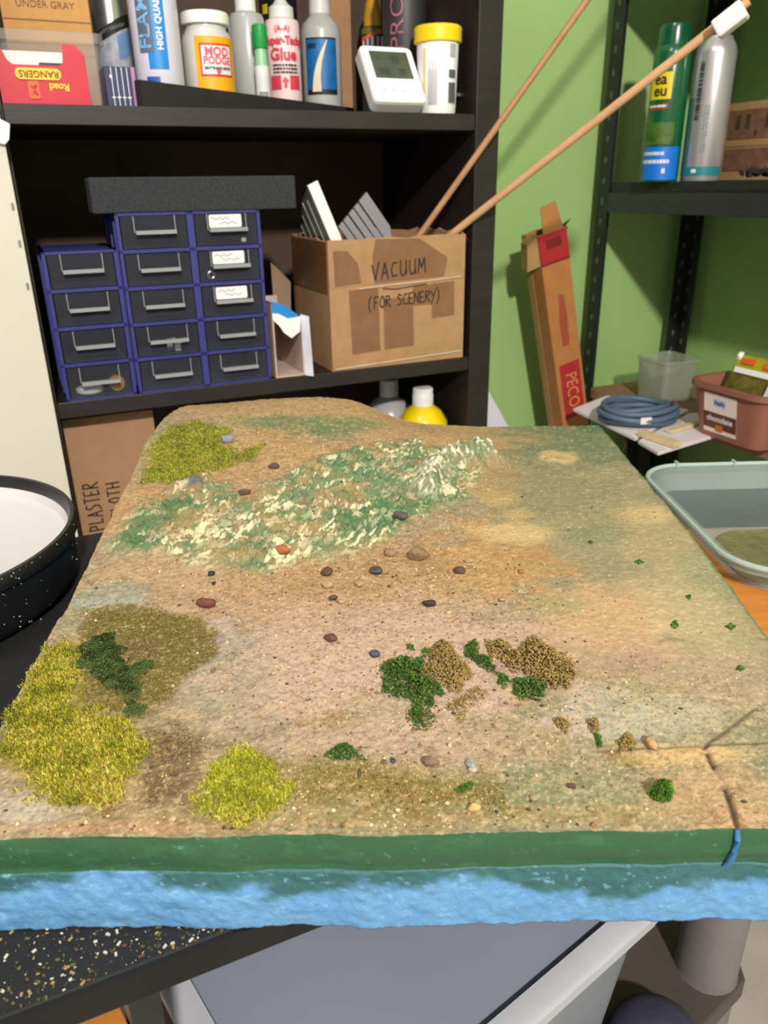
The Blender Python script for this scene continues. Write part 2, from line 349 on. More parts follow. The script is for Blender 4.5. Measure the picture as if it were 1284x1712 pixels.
blob(1180,1130,110,60,(190,164,132),.6); blob(860,890,70,18,(224,196,132),.8); blob(930,765,36,13,(222,196,132),.85); blob(1085,862,60,18,(216,190,128),.7); blob(830,830,40,16,(212,178,110),.6); blob(870,860,30,10,(214,180,112),.6)
blob(985,895,60,16,(122,140,96),.6); blob(930,1010,70,20,(160,156,104),.6); blob(1190,960,50,40,(150,160,116),.5); blob(1010,1195,90,45,(206,196,180),.5,.9); blob(1130,1200,110,40,(190,186,156),.55)
blob(750,790,140,50,(178,150,96),.7); blob(700,725,190,34,(192,156,104),.85); blob(430,690,190,22,(186,156,104),.9); blob(500,712,110,20,(100,132,84),.9,.4); blob(600,706,60,10,(112,140,88),.7); blob(420,760,130,50,(190,150,98),.8); blob(560,770,110,32,(190,154,100),.75)
blob(260,850,90,60,(196,152,100),.8); blob(420,835,60,25,(186,146,92),.7)
blob(200,1300,230,100,(150,128,80),.6); blob(60,1350,90,50,(200,190,170),.7,.8); blob(250,1385,250,16,(196,150,112),.7,.8); blob(380,1140,90,90,(152,148,126),.8); blob(370,1070,60,40,(178,176,166),.5,.9); blob(420,1230,90,50,(158,146,116),.7)
blob(985,716,24,9,(60,112,72),.8); blob(960,830,110,50,(146,140,100),.6,.8); blob(620,1120,300,120,(204,174,152),.55,.8); blob(640,1330,330,60,(150,140,88),.8); blob(930,1330,170,60,(140,146,104),.85); blob(1180,1330,120,60,(194,160,114),.8); blob(1240,1370,60,22,(206,162,118),.7); blob(1150,1262,110,18,(222,186,126),.75); blob(700,1250,240,40,(190,166,138),.6); blob(560,1205,60,22,(150,134,76),.6,.9); blob(1000,1360,150,22,(176,156,104),.6)
blob(1040,1262,40,18,(160,136,76),.7); blob(640,1180,90,26,(160,150,112),.45,.9); blob(1000,1100,120,40,(196,160,126),.5); blob(1060,1110,60,22,(160,136,116),.4); blob(640,1370,600,14,(160,142,92),.6,.9)
lay(smooth(.004, -.004, sdf(GX, GY, OLIVE)+(nB-.5)*.02)*.9, (112, 100, 34)); lay(smooth(.003, -.003, sdf(GX, GY, SOIL)+(nB-.5)*.012)*.85, (112, 90, 62))
lay(smooth(.006, -.004, sdf(GX, GY, SOIL2)+(nB-.5)*.022)*.8, (122, 102, 72)); lay(smooth(.006, -.004, sdf(GX, GY, FRONTOL)+(nB-.5)*.03)*.7, (140, 122, 58))
for P in (PATCH1, PATCH2, PATCH3): lay(smooth(.003, -.003, sdf(GX, GY, P)+(nB-.5)*.012)*.9, (150, 140, 40))
bg_ = smooth(.02, .10, GX)*(1-smooth(-.004, -.02, sdf(GX, GY, ROCK))); gr = fbm(GX, GY*.35, 700, 3, 95)
lay(bg_*smooth(.58, .72, gr)*.18, (206, 190, 150)); lay(bg_*smooth(.42, .28, gr)*.15, (128, 124, 92)); lay(bg_*smooth(.72, .8, fbm(GX+GY*.6, GY-GX*.6, 260, 3, 97))*.5, (224, 208, 164))
# rocks: green paint, dry-brushed cream, ochre sand in the hollows
rk = smooth(.008, -.010, sdf(GX, GY, ROCK)+(fbm(GX, GY, 60, 3, 5)-.5)*.02)
aa, bb = .8*GX+.6*GY, -.6*GX+.8*GY
lay(rk*.92, (112, 138, 92)); lay(rk*smooth(.47, .60, fbm(GX, GY, 45, 3, 71)+smooth(-.09, -.17, GX)*.10)*.6, (180, 146, 94)); lay(rk*smooth(.48, .64, fbm(GX, GY, 34, 3, 73))*.8, (72, 122, 78))
db = fbm(aa*.30, bb, 560, 4, 77); big = fbm(GX, GY, 32, 3, 79); rel = np.zeros_like(GH); rel[1:-1, :] = GH[2:, :]-GH[:-2, :]
lay(rk*smooth(.60, .68, fbm(aa*.5, bb, 150, 3, 85))*.55, (146, 128, 84)); clump = smooth(.40, .58, fbm(aa*.6, bb, 75, 3, 99)); lay(rk*(.35+.65*clump)*smooth(.595, .645, db+(big-.5)*.45+np.clip(rel*14, -.05, .05))*.9, (238, 232, 184)); lay(rk*smooth(.72, .78, fbm(aa, bb, 120, 3, 83))*.5, (214, 160, 136))
lay(rk*smooth(.70, .80, fbm(aa*.6, bb, 260, 3, 93))*.6, (70, 92, 70))
drd = pdist(GX, GY, RIDGE, False); rr_ = smooth(.016, .006, drd+(nB-.5)*.012); lay(rr_*.7, (132, 146, 106)); lay(rr_*smooth(.53, .59, fbm(aa*.6, bb, 420, 3, 87))*.95, (240, 234, 204))
x0, y0, _ = thit(310, 815); lay(smooth(.5, .62, nC)*smooth(.016, .004, np.hypot(GX-x0, GY-y0))*.9, (222, 214, 188)); lay(smooth(.55, .62, fbm(GX, GY, 130, 3, 89))*smooth(.016, .004, np.hypot(GX-x0-.006, GY-y0))*.9, (96, 104, 104))
# sand grain
sandy = (1-rk*.8)*(1-.7*smooth(.05, .12, GX)*smooth(.30, .38, GY))
lay(sandy*smooth(.60, .70, nC)*.35, (214, 184, 132)); lay(sandy*smooth(.42, .32, nC)*.3, (132, 100, 66)); lay(sandy*smooth(.66, .74, nD)*.45, (226, 206, 164)); lay(sandy*smooth(.33, .26, nD)*.45, (104, 80, 56))
dk = pdist(GX, GY, CRK[1], False); gap = smooth(.45, .55, vnoise(GY*95, GX*0, 3)); lay(np.exp(-(dk/.0012)**2)*np.clip(gap+smooth(.262, .25, GY), 0, 1), (70, 48, 40))
lay(np.exp(-(pdist(GX, GY, CRK[0], False)/.0008)**2)*.7, (98, 74, 50)); lay(np.exp(-(pdist(GX, GY, CRK[2], False)/.001)**2)*.75, (88, 66, 50))
# paint over the front lip and right/back edges
lay(smooth(.003, .0, GX*0+(XRr[:, None]-GX)+(nB-.5)*.004)*.8, (86, 118, 66))
brd = thing('scenery_board', 'model railway scenery board of blue foam with painted hill and green front edge', 'diorama', (0, 0, ZT))
# top sheet with its own edges
idx = np.arange(NX*NY).reshape(NY, NX)
vts = np.c_[GX.ravel(), GY.ravel(), GH.ravel()]
fcs = np.c_[idx[:-1, :-1].ravel(), idx[:-1, 1:].ravel(), idx[1:, 1:].ravel(), idx[1:, :-1].ravel()]
def grid_mesh(name, vts, fcs, cols, m, parent):
    me = bpy.data.meshes.new(name); me.from_pydata(vts.tolist(), [], fcs.tolist() if hasattr(fcs, 'tolist') else fcs); me.update()
    at = me.color_attributes.new('Col', 'FLOAT_COLOR', 'POINT'); at.data.foreach_set('color', np.c_[cols, np.ones(len(cols))].astype(np.float32).ravel())
    me.polygons.foreach_set('use_smooth', [True]*len(me.polygons)); me.materials.append(m)
    o = bpy.data.objects.new(name, me); COL.objects.link(o); o.parent = parent; return o
colr = colr*np.array([.80, .765, .80])
top = grid_mesh('scenery_surface', vts, fcs, colr.reshape(-1, 3), vcol('painted_scenery', .82, .55, 1400, .0006, .12), brd)
top['label'] = 'sand, paint and plaster covered top of the board'
# perimeter strips: painted upper layer and blue foam below
per = np.r_[idx[0, :], idx[1:, -1], idx[-1, -2::-1], idx[-2:0:-1, 0]]; PV = vts[per]; PN = len(per)
side = np.r_[np.zeros(NX), np.ones(NY-1), np.full(NX-1, 2), np.full(NY-2, 3)]
cen = np.array([.01, .5]); out = np.zeros((PN, 2))
out[side == 0] = (0, -1); out[side == 1] = (1, 0); out[side == 2] = (0, 1); out[side == 3] = (-1, 0)
def strip(name, levels, m, colf, label):
    """levels: list of (z function, outward offset function); one closed band round the board"""
    vs = []; cs = []
    for k, (zf, of) in enumerate(levels):
        z = zf(PV); o = of(PV)[:, None]*out; p = np.c_[PV[:, :2]+o, z]; vs.append(p); cs.append(colf(p, k/(len(levels)-1)))
    K = len(levels); i = np.arange(PN); j = (i+1) % PN; f = []
    for k in range(K-1): f.append(np.c_[k*PN+i, (k+1)*PN+i, (k+1)*PN+j, k*PN+j])
    o = grid_mesh(name, np.vstack(vs), np.vstack(f), np.vstack(cs)*.76, m, brd); o['label'] = label; return o
pn = lambda p, f, s, sc=1.: (fbm(p[:, 0]+p[:, 1], p[:, 0]-p[:, 1]+.2, f, 3, s)-.5)*sc
def edge_cols(p, t):
    q = p[:, 0]+p[:, 1]*1.3; n1 = fbm(q, p[:, 2]*3, 60, 4, 101); n2 = fbm(q, p[:, 2]*1.2+5, 420, 3, 103)
    g = L3((54, 98, 62)); c = np.ones((len(p), 3))*g; c = c*(1-smooth(.55, .7, n1)[:, None]*.5)+smooth(.55, .7, n1)[:, None]*.5*L3((66, 116, 76))
    fl = smooth(.80, .86, n2)[:, None]; c = c*(1-fl*.4)+fl*.4*L3((130, 180, 190))
    s3 = (side == 3)[:, None]; c = np.where(s3, L3((168, 146, 116))*(0.75+.5*n1[:, None]), c); return c
lv = [(lambda p: p[:, 2], lambda p: p[:, 0]*0)]
for k in range(1, 25):
    lv.append(((lambda k: lambda p: p[:, 2]*(1-k/24)+(-.0185)*k/24)(k), (lambda k: lambda p: .0012*math.sin(math.pi*min(1, k/21))+(fbm(p[:, 0]+p[:, 1], p[:, 0]*0+k*.0008, 90, 3, 61)-.5)*.0010)(k)))
strip('painted_edge', lv, vcol('painted_edge', .45, .3, 500, .0006, .06, .5), edge_cols, 'glossy dark green painted edge')
def foam_cols(p, t):
    q = p[:, 0]+p[:, 1]*1.3; n1 = fbm(q, p[:, 2]*1.5, 26, 4, 111); n2 = fbm(q*.6, p[:, 2], 150, 4, 113); n3 = fbm(q*.7, p[:, 2]*1.3, 500, 3, 115)
    c = np.ones((len(p), 3))*L3((112, 168, 214)); c = c*(1-smooth(.5, .7, n2)[:, None]*.6)+smooth(.5, .7, n2)[:, None]*.6*L3((98, 156, 208))
    bleed = smooth(.36, .12, t+(n1-.5)*1.0-.25*np.clip((p[:, 0]-.0)/.2, 0, 1)+(n2-.5)*.35)[:, None]; c = c*(1-bleed*.9)+bleed*.9*L3((46, 96, 82))
    fl = smooth(.70, .8, n3)[:, None]; c = c*(1-fl*.45)+fl*.45*L3((150, 206, 240)); return c
fl_ = [(lambda p: p[:, 0]*0-.0183, lambda p: p[:, 0]*0-.004)]
for k in range(0, 37):
    fl_.append(((lambda k: lambda p: -.0183-(.0317+pn(p, 160, 131, .0016))*k/36)(k), (lambda k: lambda p: .0008+.0012*math.sin(math.pi*k/36)+(fbm(p[:, 0]+p[:, 1], p[:, 0]*0+k*.0009, 140, 4, 141)-.5)*.0026)(k)))
fl_.append((lambda p: p[:, 0]*0-.0496, lambda p: p[:, 0]*0-.006)); fl_.append((lambda p: p[:, 0]*0-.0496, lambda p: p[:, 0]*0-.02))
strip('foam_base', fl_, vcol('blue_foam', .6, .35, 900, .0008, .08, .45), foam_cols, 'blue insulation foam slab with green paint bleeding down')
MB().box(-.15, .18, .26, .76, -.0493, -.030).build('foam_core', mat('foam_core_blue', (96, 160, 214), .7), brd)
# slot in the front edge where bare foam shows
c0 = thit(1237, 1393); sl = MB(); pts = [(c0[0]-.0002, YF-.0002, -.0002), (c0[0], YF-.0018, -.004), (c0[0]-.0002, YF-.0020, -.010), (c0[0]-.0012, YF-.0018, -.0165), (c0[0]-.003, YF-.0014, -.0185)]
sl.tube(pts, [.0010, .0013, .0013, .0012, .0006], 8); sl.build('foam_slot', mat('bare_blue_foam', (52, 108, 150), .6, var=.15, scale=300), brd, smooth=True)['label'] = 'bare blue cut in the green edge'
def bh(x, y): return float(board_h(np.array([x]), np.array([y]))[0])
# ------------------------------------------------------------------ turf, flock, foliage
def blades(name, P, n, ln, wd, cols, seed, label, ragged=.012, up=.55, dens=None):
    r = np.random.default_rng(seed); lo, hi = P.min(0)-.006, P.max(0)+.006; k = n*4
    x = r.uniform(lo[0], hi[0], k); y = r.uniform(lo[1], hi[1], k); d = sdf(x, y, P)+(fbm(x, y, 70, 3, seed)-.5)*ragged*2.2
    keep = d < r.normal(-.0012, .0022, k)
    if dens is not None: keep &= fbm(x, y, 90, 3, seed+5) > r.uniform(dens-.2, dens+.2, k)
    x = x[keep][:n]; y = y[keep][:n]; n = len(x); XL = np.interp(y, YL, XLv); ok = (x > XL-.0005); x = x[ok]; y = y[ok]; n = len(x)
    z = board_h(x, y)-.0003; a = r.uniform(0, 2*np.pi, n); t = r.uniform(.25, 1.25, n)*(1-up)*2; L = r.uniform(*ln, n); ww = r.uniform(.7, 1.3, n)*wd
    dx, dy, dz = np.cos(a)*np.sin(t), np.sin(a)*np.sin(t), np.cos(t); sx, sy = -np.sin(a), np.cos(a); zo = r.uniform(0, ln[0]*.9, n)
    v0 = np.c_[x-sx*ww, y-sy*ww, z+zo]; v1 = np.c_[x+sx*ww, y+sy*ww, z+zo]; m0 = np.c_[x+dx*L*.6+sx*ww*.8, y+dy*L*.6+sy*ww*.8, z+zo+dz*L*.6]; m1 = np.c_[x+dx*L*.6-sx*ww*.8, y+dy*L*.6-sy*ww*.8, z+zo+dz*L*.6]
    tp = np.c_[x+dx*L*1.05+.1*L*np.cos(a+1), y+dy*L*1.05, z+zo+dz*L*.88]
    vs = np.stack([v0, v1, m0, m1, tp], 1).reshape(-1, 3); b = np.arange(n)[:, None]*5
    f = [tuple(q) for q in (b+np.array([[0, 1, 2, 3]])).tolist()]+[tuple(q) for q in (b+np.array([[3, 2, 4]])).tolist()]
    cl = np.array([lin(c) for c in cols]); big = fbm(x, y, 120, 3, seed+9); ci = np.clip(((big-.5)*1.1+.5)*len(cl)+r.normal(0, len(cl)*.30, n), 0, len(cl)-1).astype(int)
    c = cl[ci]*r.uniform(.75, 1.25, n)[:, None]; cs = np.repeat(c, 5, 0)
    o = grid_mesh(name, vs, f, cs, vcol('static_grass', .7, 0, 600, .0005, .02, .25), brd); o['kind'] = 'stuff'; o['label'] = label
    return o
YG = [(84,84,20),(108,108,24),(124,128,26),(148,150,28),(170,166,32),(186,174,40),(150,112,44),(126,92,44),(196,186,90)]
blades('static_grass', PATCH1, 30000, (.0011, .0027), .00020, YG, 201, 'yellow-green static grass patch on the front left corner')
blades('static_grass', PATCH2, 10000, (.0010, .0026), .00020, [(110,108,28),(136,140,28),(156,162,30),(176,172,38),(150,124,44),(196,190,80)], 203, 'small yellow static grass patch by the front edge', dens=.42)
blades('static_grass', PATCH3, 13000, (.0010, .0022), .00028, [(92,100,20),(116,130,22),(140,152,28),(158,160,34),(174,164,64)], 205, 'yellow-green static grass patch on the hill')
blades('flock', OLIVE, 9000, (.0006, .0014), .00022, [(96,84,28),(116,104,36),(130,116,44),(104,98,34)], 207, 'fine olive flock behind the front left grass')
blades('flock', FRONTOL, 3000, (.0006, .0014), .00022, [(110,96,40),(140,122,56),(150,132,66)], 209, 'sparse olive flock along the front', .02)
blades('flock', SOIL2, 2600, (.0006, .0014), .00022, [(96,76,48),(122,104,60),(140,118,60),(84,66,50)], 211, 'brown flock between the grass patches', .02)
ICO = None
def ico():
    global ICO
    if ICO is None:
        b = bmesh.new(); bmesh.ops.create_icosphere(b, subdivisions=1, radius=1); ICO = (np.array([v.co[:] for v in b.verts]), [tuple(v.index for v in f.verts) for f in b.faces]); b.free()
    return ICO
def lumps(P, n, r0, hgt, cols, seed, ragged=.008, jit=.6, sq=.8):
    """spongy clump: many torn lumps over polygon P (board xy), heaped hgt high; returns verts, faces, colours in board space"""
    ragged = min(ragged, .20*float((P.max(0)-P.min(0)).min())); r = np.random.default_rng(seed); iv, jf = ico(); lo, hi = P.min(0)-.003, P.max(0)+.003
    x = r.uniform(lo[0], hi[0], n*8); y = r.uniform(lo[1], hi[1], n*8); d = sdf(x, y, P)+(fbm(x, y, 130, 3, seed)-.5)*ragged*2
    k = d < 0; x, y, d = x[k][:n], y[k][:n], d[k][:n]; n = len(x); hh = hgt*np.sqrt(np.clip(-d/max(.003, -d.min()*.8), .03, 1))*(.55+.7*fbm(x, y, 150, 2, seed+2))
    z = board_h(x, y)+hh*r.uniform(.1, 1, n)**.6; R = r0*r.uniform(.55, 1.25, n)
    vs = (iv[None]*(1+r.uniform(-jit, jit, (n, len(iv), 1)))*R[:, None, None])*np.array([1, 1, sq])+np.stack([x, y, z], 1)[:, None]
    cl = np.array([lin(c) for c in cols]); ci = np.clip((fbm(x, y, 200, 2, seed+4)-.25)*2*len(cl)+r.normal(0, .8, n), 0, len(cl)-1).astype(int)
    c = np.repeat((cl[ci]*r.uniform(.85, 1.15, n)[:, None])[:, None], len(iv), 1)
    fs = np.array(jf)[None]+(np.arange(n)*len(iv))[:, None, None]
    return vs.reshape(-1, 3), fs.reshape(-1, 3), c.reshape(-1, 3)
SPONGE = vcol('sponge_foliage', .9, .3, 1500, .0006, .15, .15)
def bush(name, pix, n, r0, hgt, cols, seed, label, cat='foliage', group=None, **k):
    P = poly_b(pix); vs, fs, cs = lumps(P, int(n*3.2), r0*.52, hgt*1.45, cols, seed, **k); c = np.array([*P.mean(0), 0]); c[2] = bh(c[0], c[1])
    o = grid_mesh(name, vs-c, fs, cs, SPONGE, None); o.location = (c[0], c[1], ZT+c[2]); tag(o, label, cat, group); return o
DG = [(56,84,30),(70,102,38),(88,120,48),(62,92,38)]; TANC = [(136,114,62),(152,128,74),(164,138,84),(144,120,68)]; OLG = [(76,88,32),(94,98,40),(108,100,46)]
bush('foliage_clump', [(640,1125),(668,1108),(690,1112),(712,1092),(712,1125),(702,1140),(738,1150),(735,1165),(715,1180),(700,1205),(690,1195),(685,1165),(650,1160),(638,1142)], 620, .0011, .0075, DG, 301, 'dark green sponge bush, larger left one of the two green clumps mid-board', group=None)
bush('foliage_clump', [(712,1095),(738,1078),(752,1080),(765,1095),(780,1105),(790,1130),(775,1150),(755,1165),(735,1150),(705,1138)], 460, .0011, .0065, TANC, 303, 'tan sponge bush beside the larger green clump')
bush('foliage_clump', [(778,1085),(796,1080),(800,1100),(835,1115),(845,1130),(880,1140),(905,1150),(900,1165),(865,1172),(855,1150),(838,1160),(830,1135),(795,1112),(780,1118)], 430, .0010, .0055, DG, 305, 'thin trailing dark green sponge bush before the largest tan clump')
bush('foliage_clump', [(815,1092),(835,1078),(860,1092),(885,1075),(905,1080),(930,1100),(955,1112),(952,1140),(930,1160),(905,1150),(880,1135),(850,1122)], 720, .0012, .008, TANC, 307, 'largest tan brown sponge bush, rightmost of the mid-board clumps')
bush('foliage_clump', [(540,1268),(570,1252),(582,1245),(595,1258),(610,1272),(585,1274)], 150, .0008, .004, DG, 309, 'small flat dark green clump by itself near front middle')
bush('foliage_clump', [(1083,1328),(1100,1316),(1118,1313),(1128,1325),(1120,1338),(1102,1342)], 190, .0010, .006, [(60,92,24),(80,114,32),(98,130,40)], 311, 'bright green loose clump near the front right corner')
bush('foliage_clump', [(925,1203),(938,1206),(952,1215),(950,1230),(938,1226)], 70, .0009, .004, TANC, 313, 'tiny tan clump below the largest tan bush')
bush('foliage_clump', [(983,1207),(1000,1208),(1000,1222),(990,1228)], 50, .0009, .004, TANC, 315, 'tiny tan clump touching a green shred near the seam')
bush('foliage_clump', [(992,1222),(1004,1228),(1008,1245),(1000,1248)], 40, .0008, .002, DG, 316, 'green shred trailing down to the seam')
bush('foliage_clump', [(1030,1240),(1050,1226),(1064,1240),(1060,1255),(1035,1258)], 90, .0009, .0035, TANC, 317, 'olive tan clump on the seam left of the cork ball')
bush('foliage_clump', [(757,1318),(785,1305),(798,1312),(790,1325),(765,1328)], 70, .0007, .002, [(60,96,34),(84,112,46)], 319, 'thin green tuft near the front edge middle')
bush('foliage_clump', [(748,1185),(770,1160),(800,1150),(815,1160),(790,1178),(775,1210),(760,1205)], 120, .0007, .002, TANC, 321, 'scattered tan crumbs between the two bush pairs')
bush('foliage_clump', [(680,1195),(720,1180),(735,1205),(715,1225),(690,1222)], 90, .0007, .0018, OLG, 323, 'olive crumbs under the larger green bush')
bush('foliage_clump', [(678,1078),(692,1078),(694,1088),(682,1088)], 26, .0007, .002, DG, 325, 'green crumb above the larger green bush')
for k, (px, py, rr, lab) in enumerate([(1068,940,7,'green turf crumb farthest back on the right'),(1128,1046,10,'largest green turf crumb on the right side'),(1222,1047,7,'green turf crumb nearest the right edge'),(1152,998,5,'tiny green turf crumb near the clear lid'),(1238,1118,6,'dull green turf crumb low on the right edge'),(935,1202,4,'minute green crumb right of mid board')][:5]):
    bush('turf_crumb', [(px-rr, py), (px, py-rr*.6), (px+rr, py), (px, py+rr*.7)], 16, .0014, .0016, DG, 331+k, lab, 'turf crumb', 'loose green turf crumbs')
bush('turf_mat', [(120,1100),(140,1075),(190,1060),(200,1090),(215,1108),(262,1108),(258,1125),(230,1140),(240,1165),(235,1200),(215,1225),(200,1205),(205,1175),(180,1150),(160,1130),(115,1118)], 900, .0009, .003, [(42,62,28),(54,76,36),(66,88,42),(74,96,52)], 341, 'dark green coarse turf strip within the front left grass', 'turf')
# loose grains of sand and grit, past counting
def grains(n, seed):
    r = np.random.default_rng(seed); x = r.uniform(-.19, .215, n*2); y = YF+.003+(r.uniform(0, 1, n*2)**1.3)*.45
    d = fbm(x, y, 18, 3, 401); x0, y0, _ = thit(640, 1000); k = d+np.exp(-(((x-x0)/.10)**2+((y-y0)/.10)**2))*.5-.25*np.clip((x-.08)/.1, 0, 1) > r.uniform(.3, .95, n*2)
    k &= (x > np.interp(y, YL, XLv)+.004) & (x < np.interp(y, XRy, XRv)-.003); x, y = x[k][:n], y[k][:n]; n = len(x)
    z = board_h(x, y); R = np.exp(r.normal(-7.6, .42, n)); ov = np.array([(1,0,0),(-1,0,0),(0,1,0),(0,-1,0),(0,0,1),(0,0,-1)], float); of = np.array([(0,2,4),(2,1,4),(1,3,4),(3,0,4),(2,0,5),(1,2,5),(3,1,5),(0,3,5)])
    vs = ov[None]*R[:, None, None]*(1+r.uniform(-.4, .4, (n, 6, 1)))*np.array([1, 1, .7])+np.stack([x, y, z+R*.3], 1)[:, None]
    cl = np.array([lin(c) for c in [(186,150,104),(206,178,128),(166,124,80),(126,94,64),(80,64,52),(216,196,156),(156,106,62)]]); c = np.repeat((cl[r.integers(0, len(cl), n)]*r.uniform(.8, 1.2, n)[:, None])[:, None], 6, 1)
    o = grid_mesh('sand_grit', vs.reshape(-1, 3), (of[None]+(np.arange(n)*6)[:, None, None]).reshape(-1, 3), c.reshape(-1, 3), vcol('grit', .8, 0, 900, .0005, .1), brd); o['kind'] = 'stuff'
    o['label'] = 'loose sand and grit strewn over the board'
grains(7000, 402)
# stones
def stone(px, py, wpx, hpx, c, seed, label, flat=.6, cat='stone', name='stone', group=None, c2=None, ang=0):
    x, y, z = thit(px, py); z = ZT+bh(x, y); sc_ = ((Vector((x, y, z))-CAM).dot(FW))/FPX; rx = wpx*sc_/2*1.22; ry = hpx*sc_/2*1.35; rz = rx*flat*.85
    r = np.random.default_rng(seed); b = bmesh.new(); bmesh.ops.create_icosphere(b, subdivisions=3, radius=1); dirs = r.normal(size=(9, 3)); dirs /= np.linalg.norm(dirs, axis=1)[:, None]; cut = r.uniform(.5, .92, 9)
    for v in b.verts:
        p = np.array(v.co); 
        for dn, ct in zip(dirs, cut):
            t = p@dn
            if t > ct: p = p-dn*(t-ct)*.85
        v.co = Vector((p[0]*rx, p[1]*ry, p[2]*rz))
    me = bpy.data.meshes.new(name); b.to_mesh(me); b.free(); me.polygons.foreach_set('use_smooth', [True]*len(me.polygons))
    c = tuple(int(q*.86) for q in c); me.materials.append(mat('stone_%d_%d_%d' % c, c, .7, var=.3, scale=500, bump=.4, bscale=1500))
    o = bpy.data.objects.new(name, me); COL.objects.link(o); o.location = (x, y, z+rz*.72); o.rotation_euler = (0, 0, ang); tag(o, label, cat, group)
DK, BR, CR, RD = (56,50,48), (98,72,52), (184,156,110), (120,68,48)
for i, a in enumerate([(345,1014,28,13,RD,'smooth red-brown pebble alone on the pink sand, left'),(353,962,13,9,DK,'small dark grey stone above the red-brown pebble'),(358,977,7,6,DK,'tiny dark chip below the small dark grey stone'),(628,959,20,15,(84,76,78),'dark grey rounded stone in mid-board sand'),
    (700,935,36,15,(150,120,84),'long tan flat stone with dark underside behind mid-board'),(652,929,20,14,(160,128,92),'tan stone left of the long flat stone'),(546,960,18,16,BR,'brown rough stone at the foot of the rocks'),(548,982,18,10,CR,'cream stone under the brown rough stone'),(600,978,13,15,CR,'upright cream stone left of the dark grey stone'),(569,1008,14,10,CR,'cream stone lowest of the cream trio'),(557,1003,14,9,BR,'brown chip beside the lowest cream stone'),
    (553,1072,20,18,(112,74,58),'dark red-brown lump alone on the pale sand'),(626,1097,16,15,(84,88,108),'small blue-grey stone left of the bushes'),(717,1014,20,11,(64,52,46),'black flat stone above the bushes'),(768,958,17,14,BR,'brown stone right of the dark grey stone'),(669,876,24,9,(96,82,72),'dark flat slate piece at the foot of the rock face'),(474,928,22,13,(190,108,60),'orange terracotta chip at the foot of the green rocks'),
    (788,1279,17,18,(176,170,172),'pale grey stone near the front edge'),(790,1288,14,8,(206,186,160),'pinkish chip under the pale grey stone'),(657,1274,10,10,(72,74,80),'small dark grey stone near the front middle'),(642,1275,8,9,(110,92,76),'small brown stone beside the small dark grey one'),(718,1279,28,14,(140,112,86),'brown half-buried stone left of the pale grey one'),(1088,1246,17,26,(214,164,114),'tan cork ball standing on the seam'),
    (792,1355,20,12,(220,184,124),'cream stone nearest the front edge'),(471,928,5,4,RD,None),(381,739,24,12,(150,156,172),'blue-grey flat stone inside the hill grass'),(458,783,16,6,(96,80,66),'dark chip half sunk in the hillside sand'),(820,1008,11,8,CR,'cream grain in the orange sand'),(838,1004,11,9,CR,'larger cream grain in the orange sand'),(784,939,14,6,CR,'flat cream chip right of the long flat stone'),(870,958,10,9,(170,110,60),'rust coloured grain in the orange sand'),(502,1325,9,9,CR,'cream grain near the small yellow grass'),(893,1335,13,9,CR,'cream stone lying front right of middle'),(931,1348,11,8,CR,'cream stone right beside the front groove'),(988,1352,12,8,CR,'cream stone in the olive front strip'),(290,1370,10,12,(222,180,136),'peach coloured stone at the front edge, left'),(408,827,20,7,(120,88,60),'curved brown twig on the hillside'),(988,907,7,6,(88,74,68),'tiny dark grain alone on the bare slope'),(600,1295,7,17,(104,82,62),'brown sliver stuck upright near front middle'),(955,1315,14,6,(104,70,52),'brown chip on the front right strip'),(240,1048,8,6,CR,'pale grain in the olive flock')]):
    if a[5]: stone(*a[:5], 500+i, a[5], flat=.75 if a[5] != 'tan cork ball standing on the seam' else 1.4)
# ------------------------------------------------------------------ top shelf of the bookcase
def wpos(px, py, v): u, z = B(px, py, v); return W(u, v, z)
def axial(p): return (p-CAM).dot(FW)
def cyl(pl, pr, py, v):                        # photo columns of a round thing's sides -> base point radius
    p = wpos((pl+pr)/2, py, v); return p, (pr-pl)/2*axial(p)/FPX
def zat(px, py, v): return B(px, py, v)[1]
def can(name, label, cat, pl, pr, py, v, zb, group=None, turn=0):
    p, r = cyl(pl, pr, py, v); p = Vector((p.x, p.y, zb)); return thing(name, label, cat, p, face(p)+math.radians(turn), group), r, p
def fine_print(o, R, a0, a1, z0, z1, rows, m, seed=1, upright=False):
    """print too small to read: broken lines of small marks wrapped on a cylinder"""
    q = random.Random(seed); mb = MB()
    for k in range(rows):
        if upright:
            a = a0+(a1-a0)*(k+.5)/rows; z = z0
            while z < z1: l = q.uniform(.002, .006); p = arc_patch(R, a-(a1-a0)/rows*.3, a+(a1-a0)/rows*.3, z, min(z1, z+l), 2); mb.add(p.v, p.f); z += l+q.uniform(.0008, .003)
        else:
            z = z0+(z1-z0)*(k+.5)/rows; a = a0
            while a < a1: l = q.uniform(2.5, 9); p = arc_patch(R, a, min(a1, a+l), z-(z1-z0)/rows*.28, z+(z1-z0)/rows*.28, 2); mb.add(p.v, p.f); a += l+q.uniform(1, 3)
    return mb.build('fine_print', m, o)
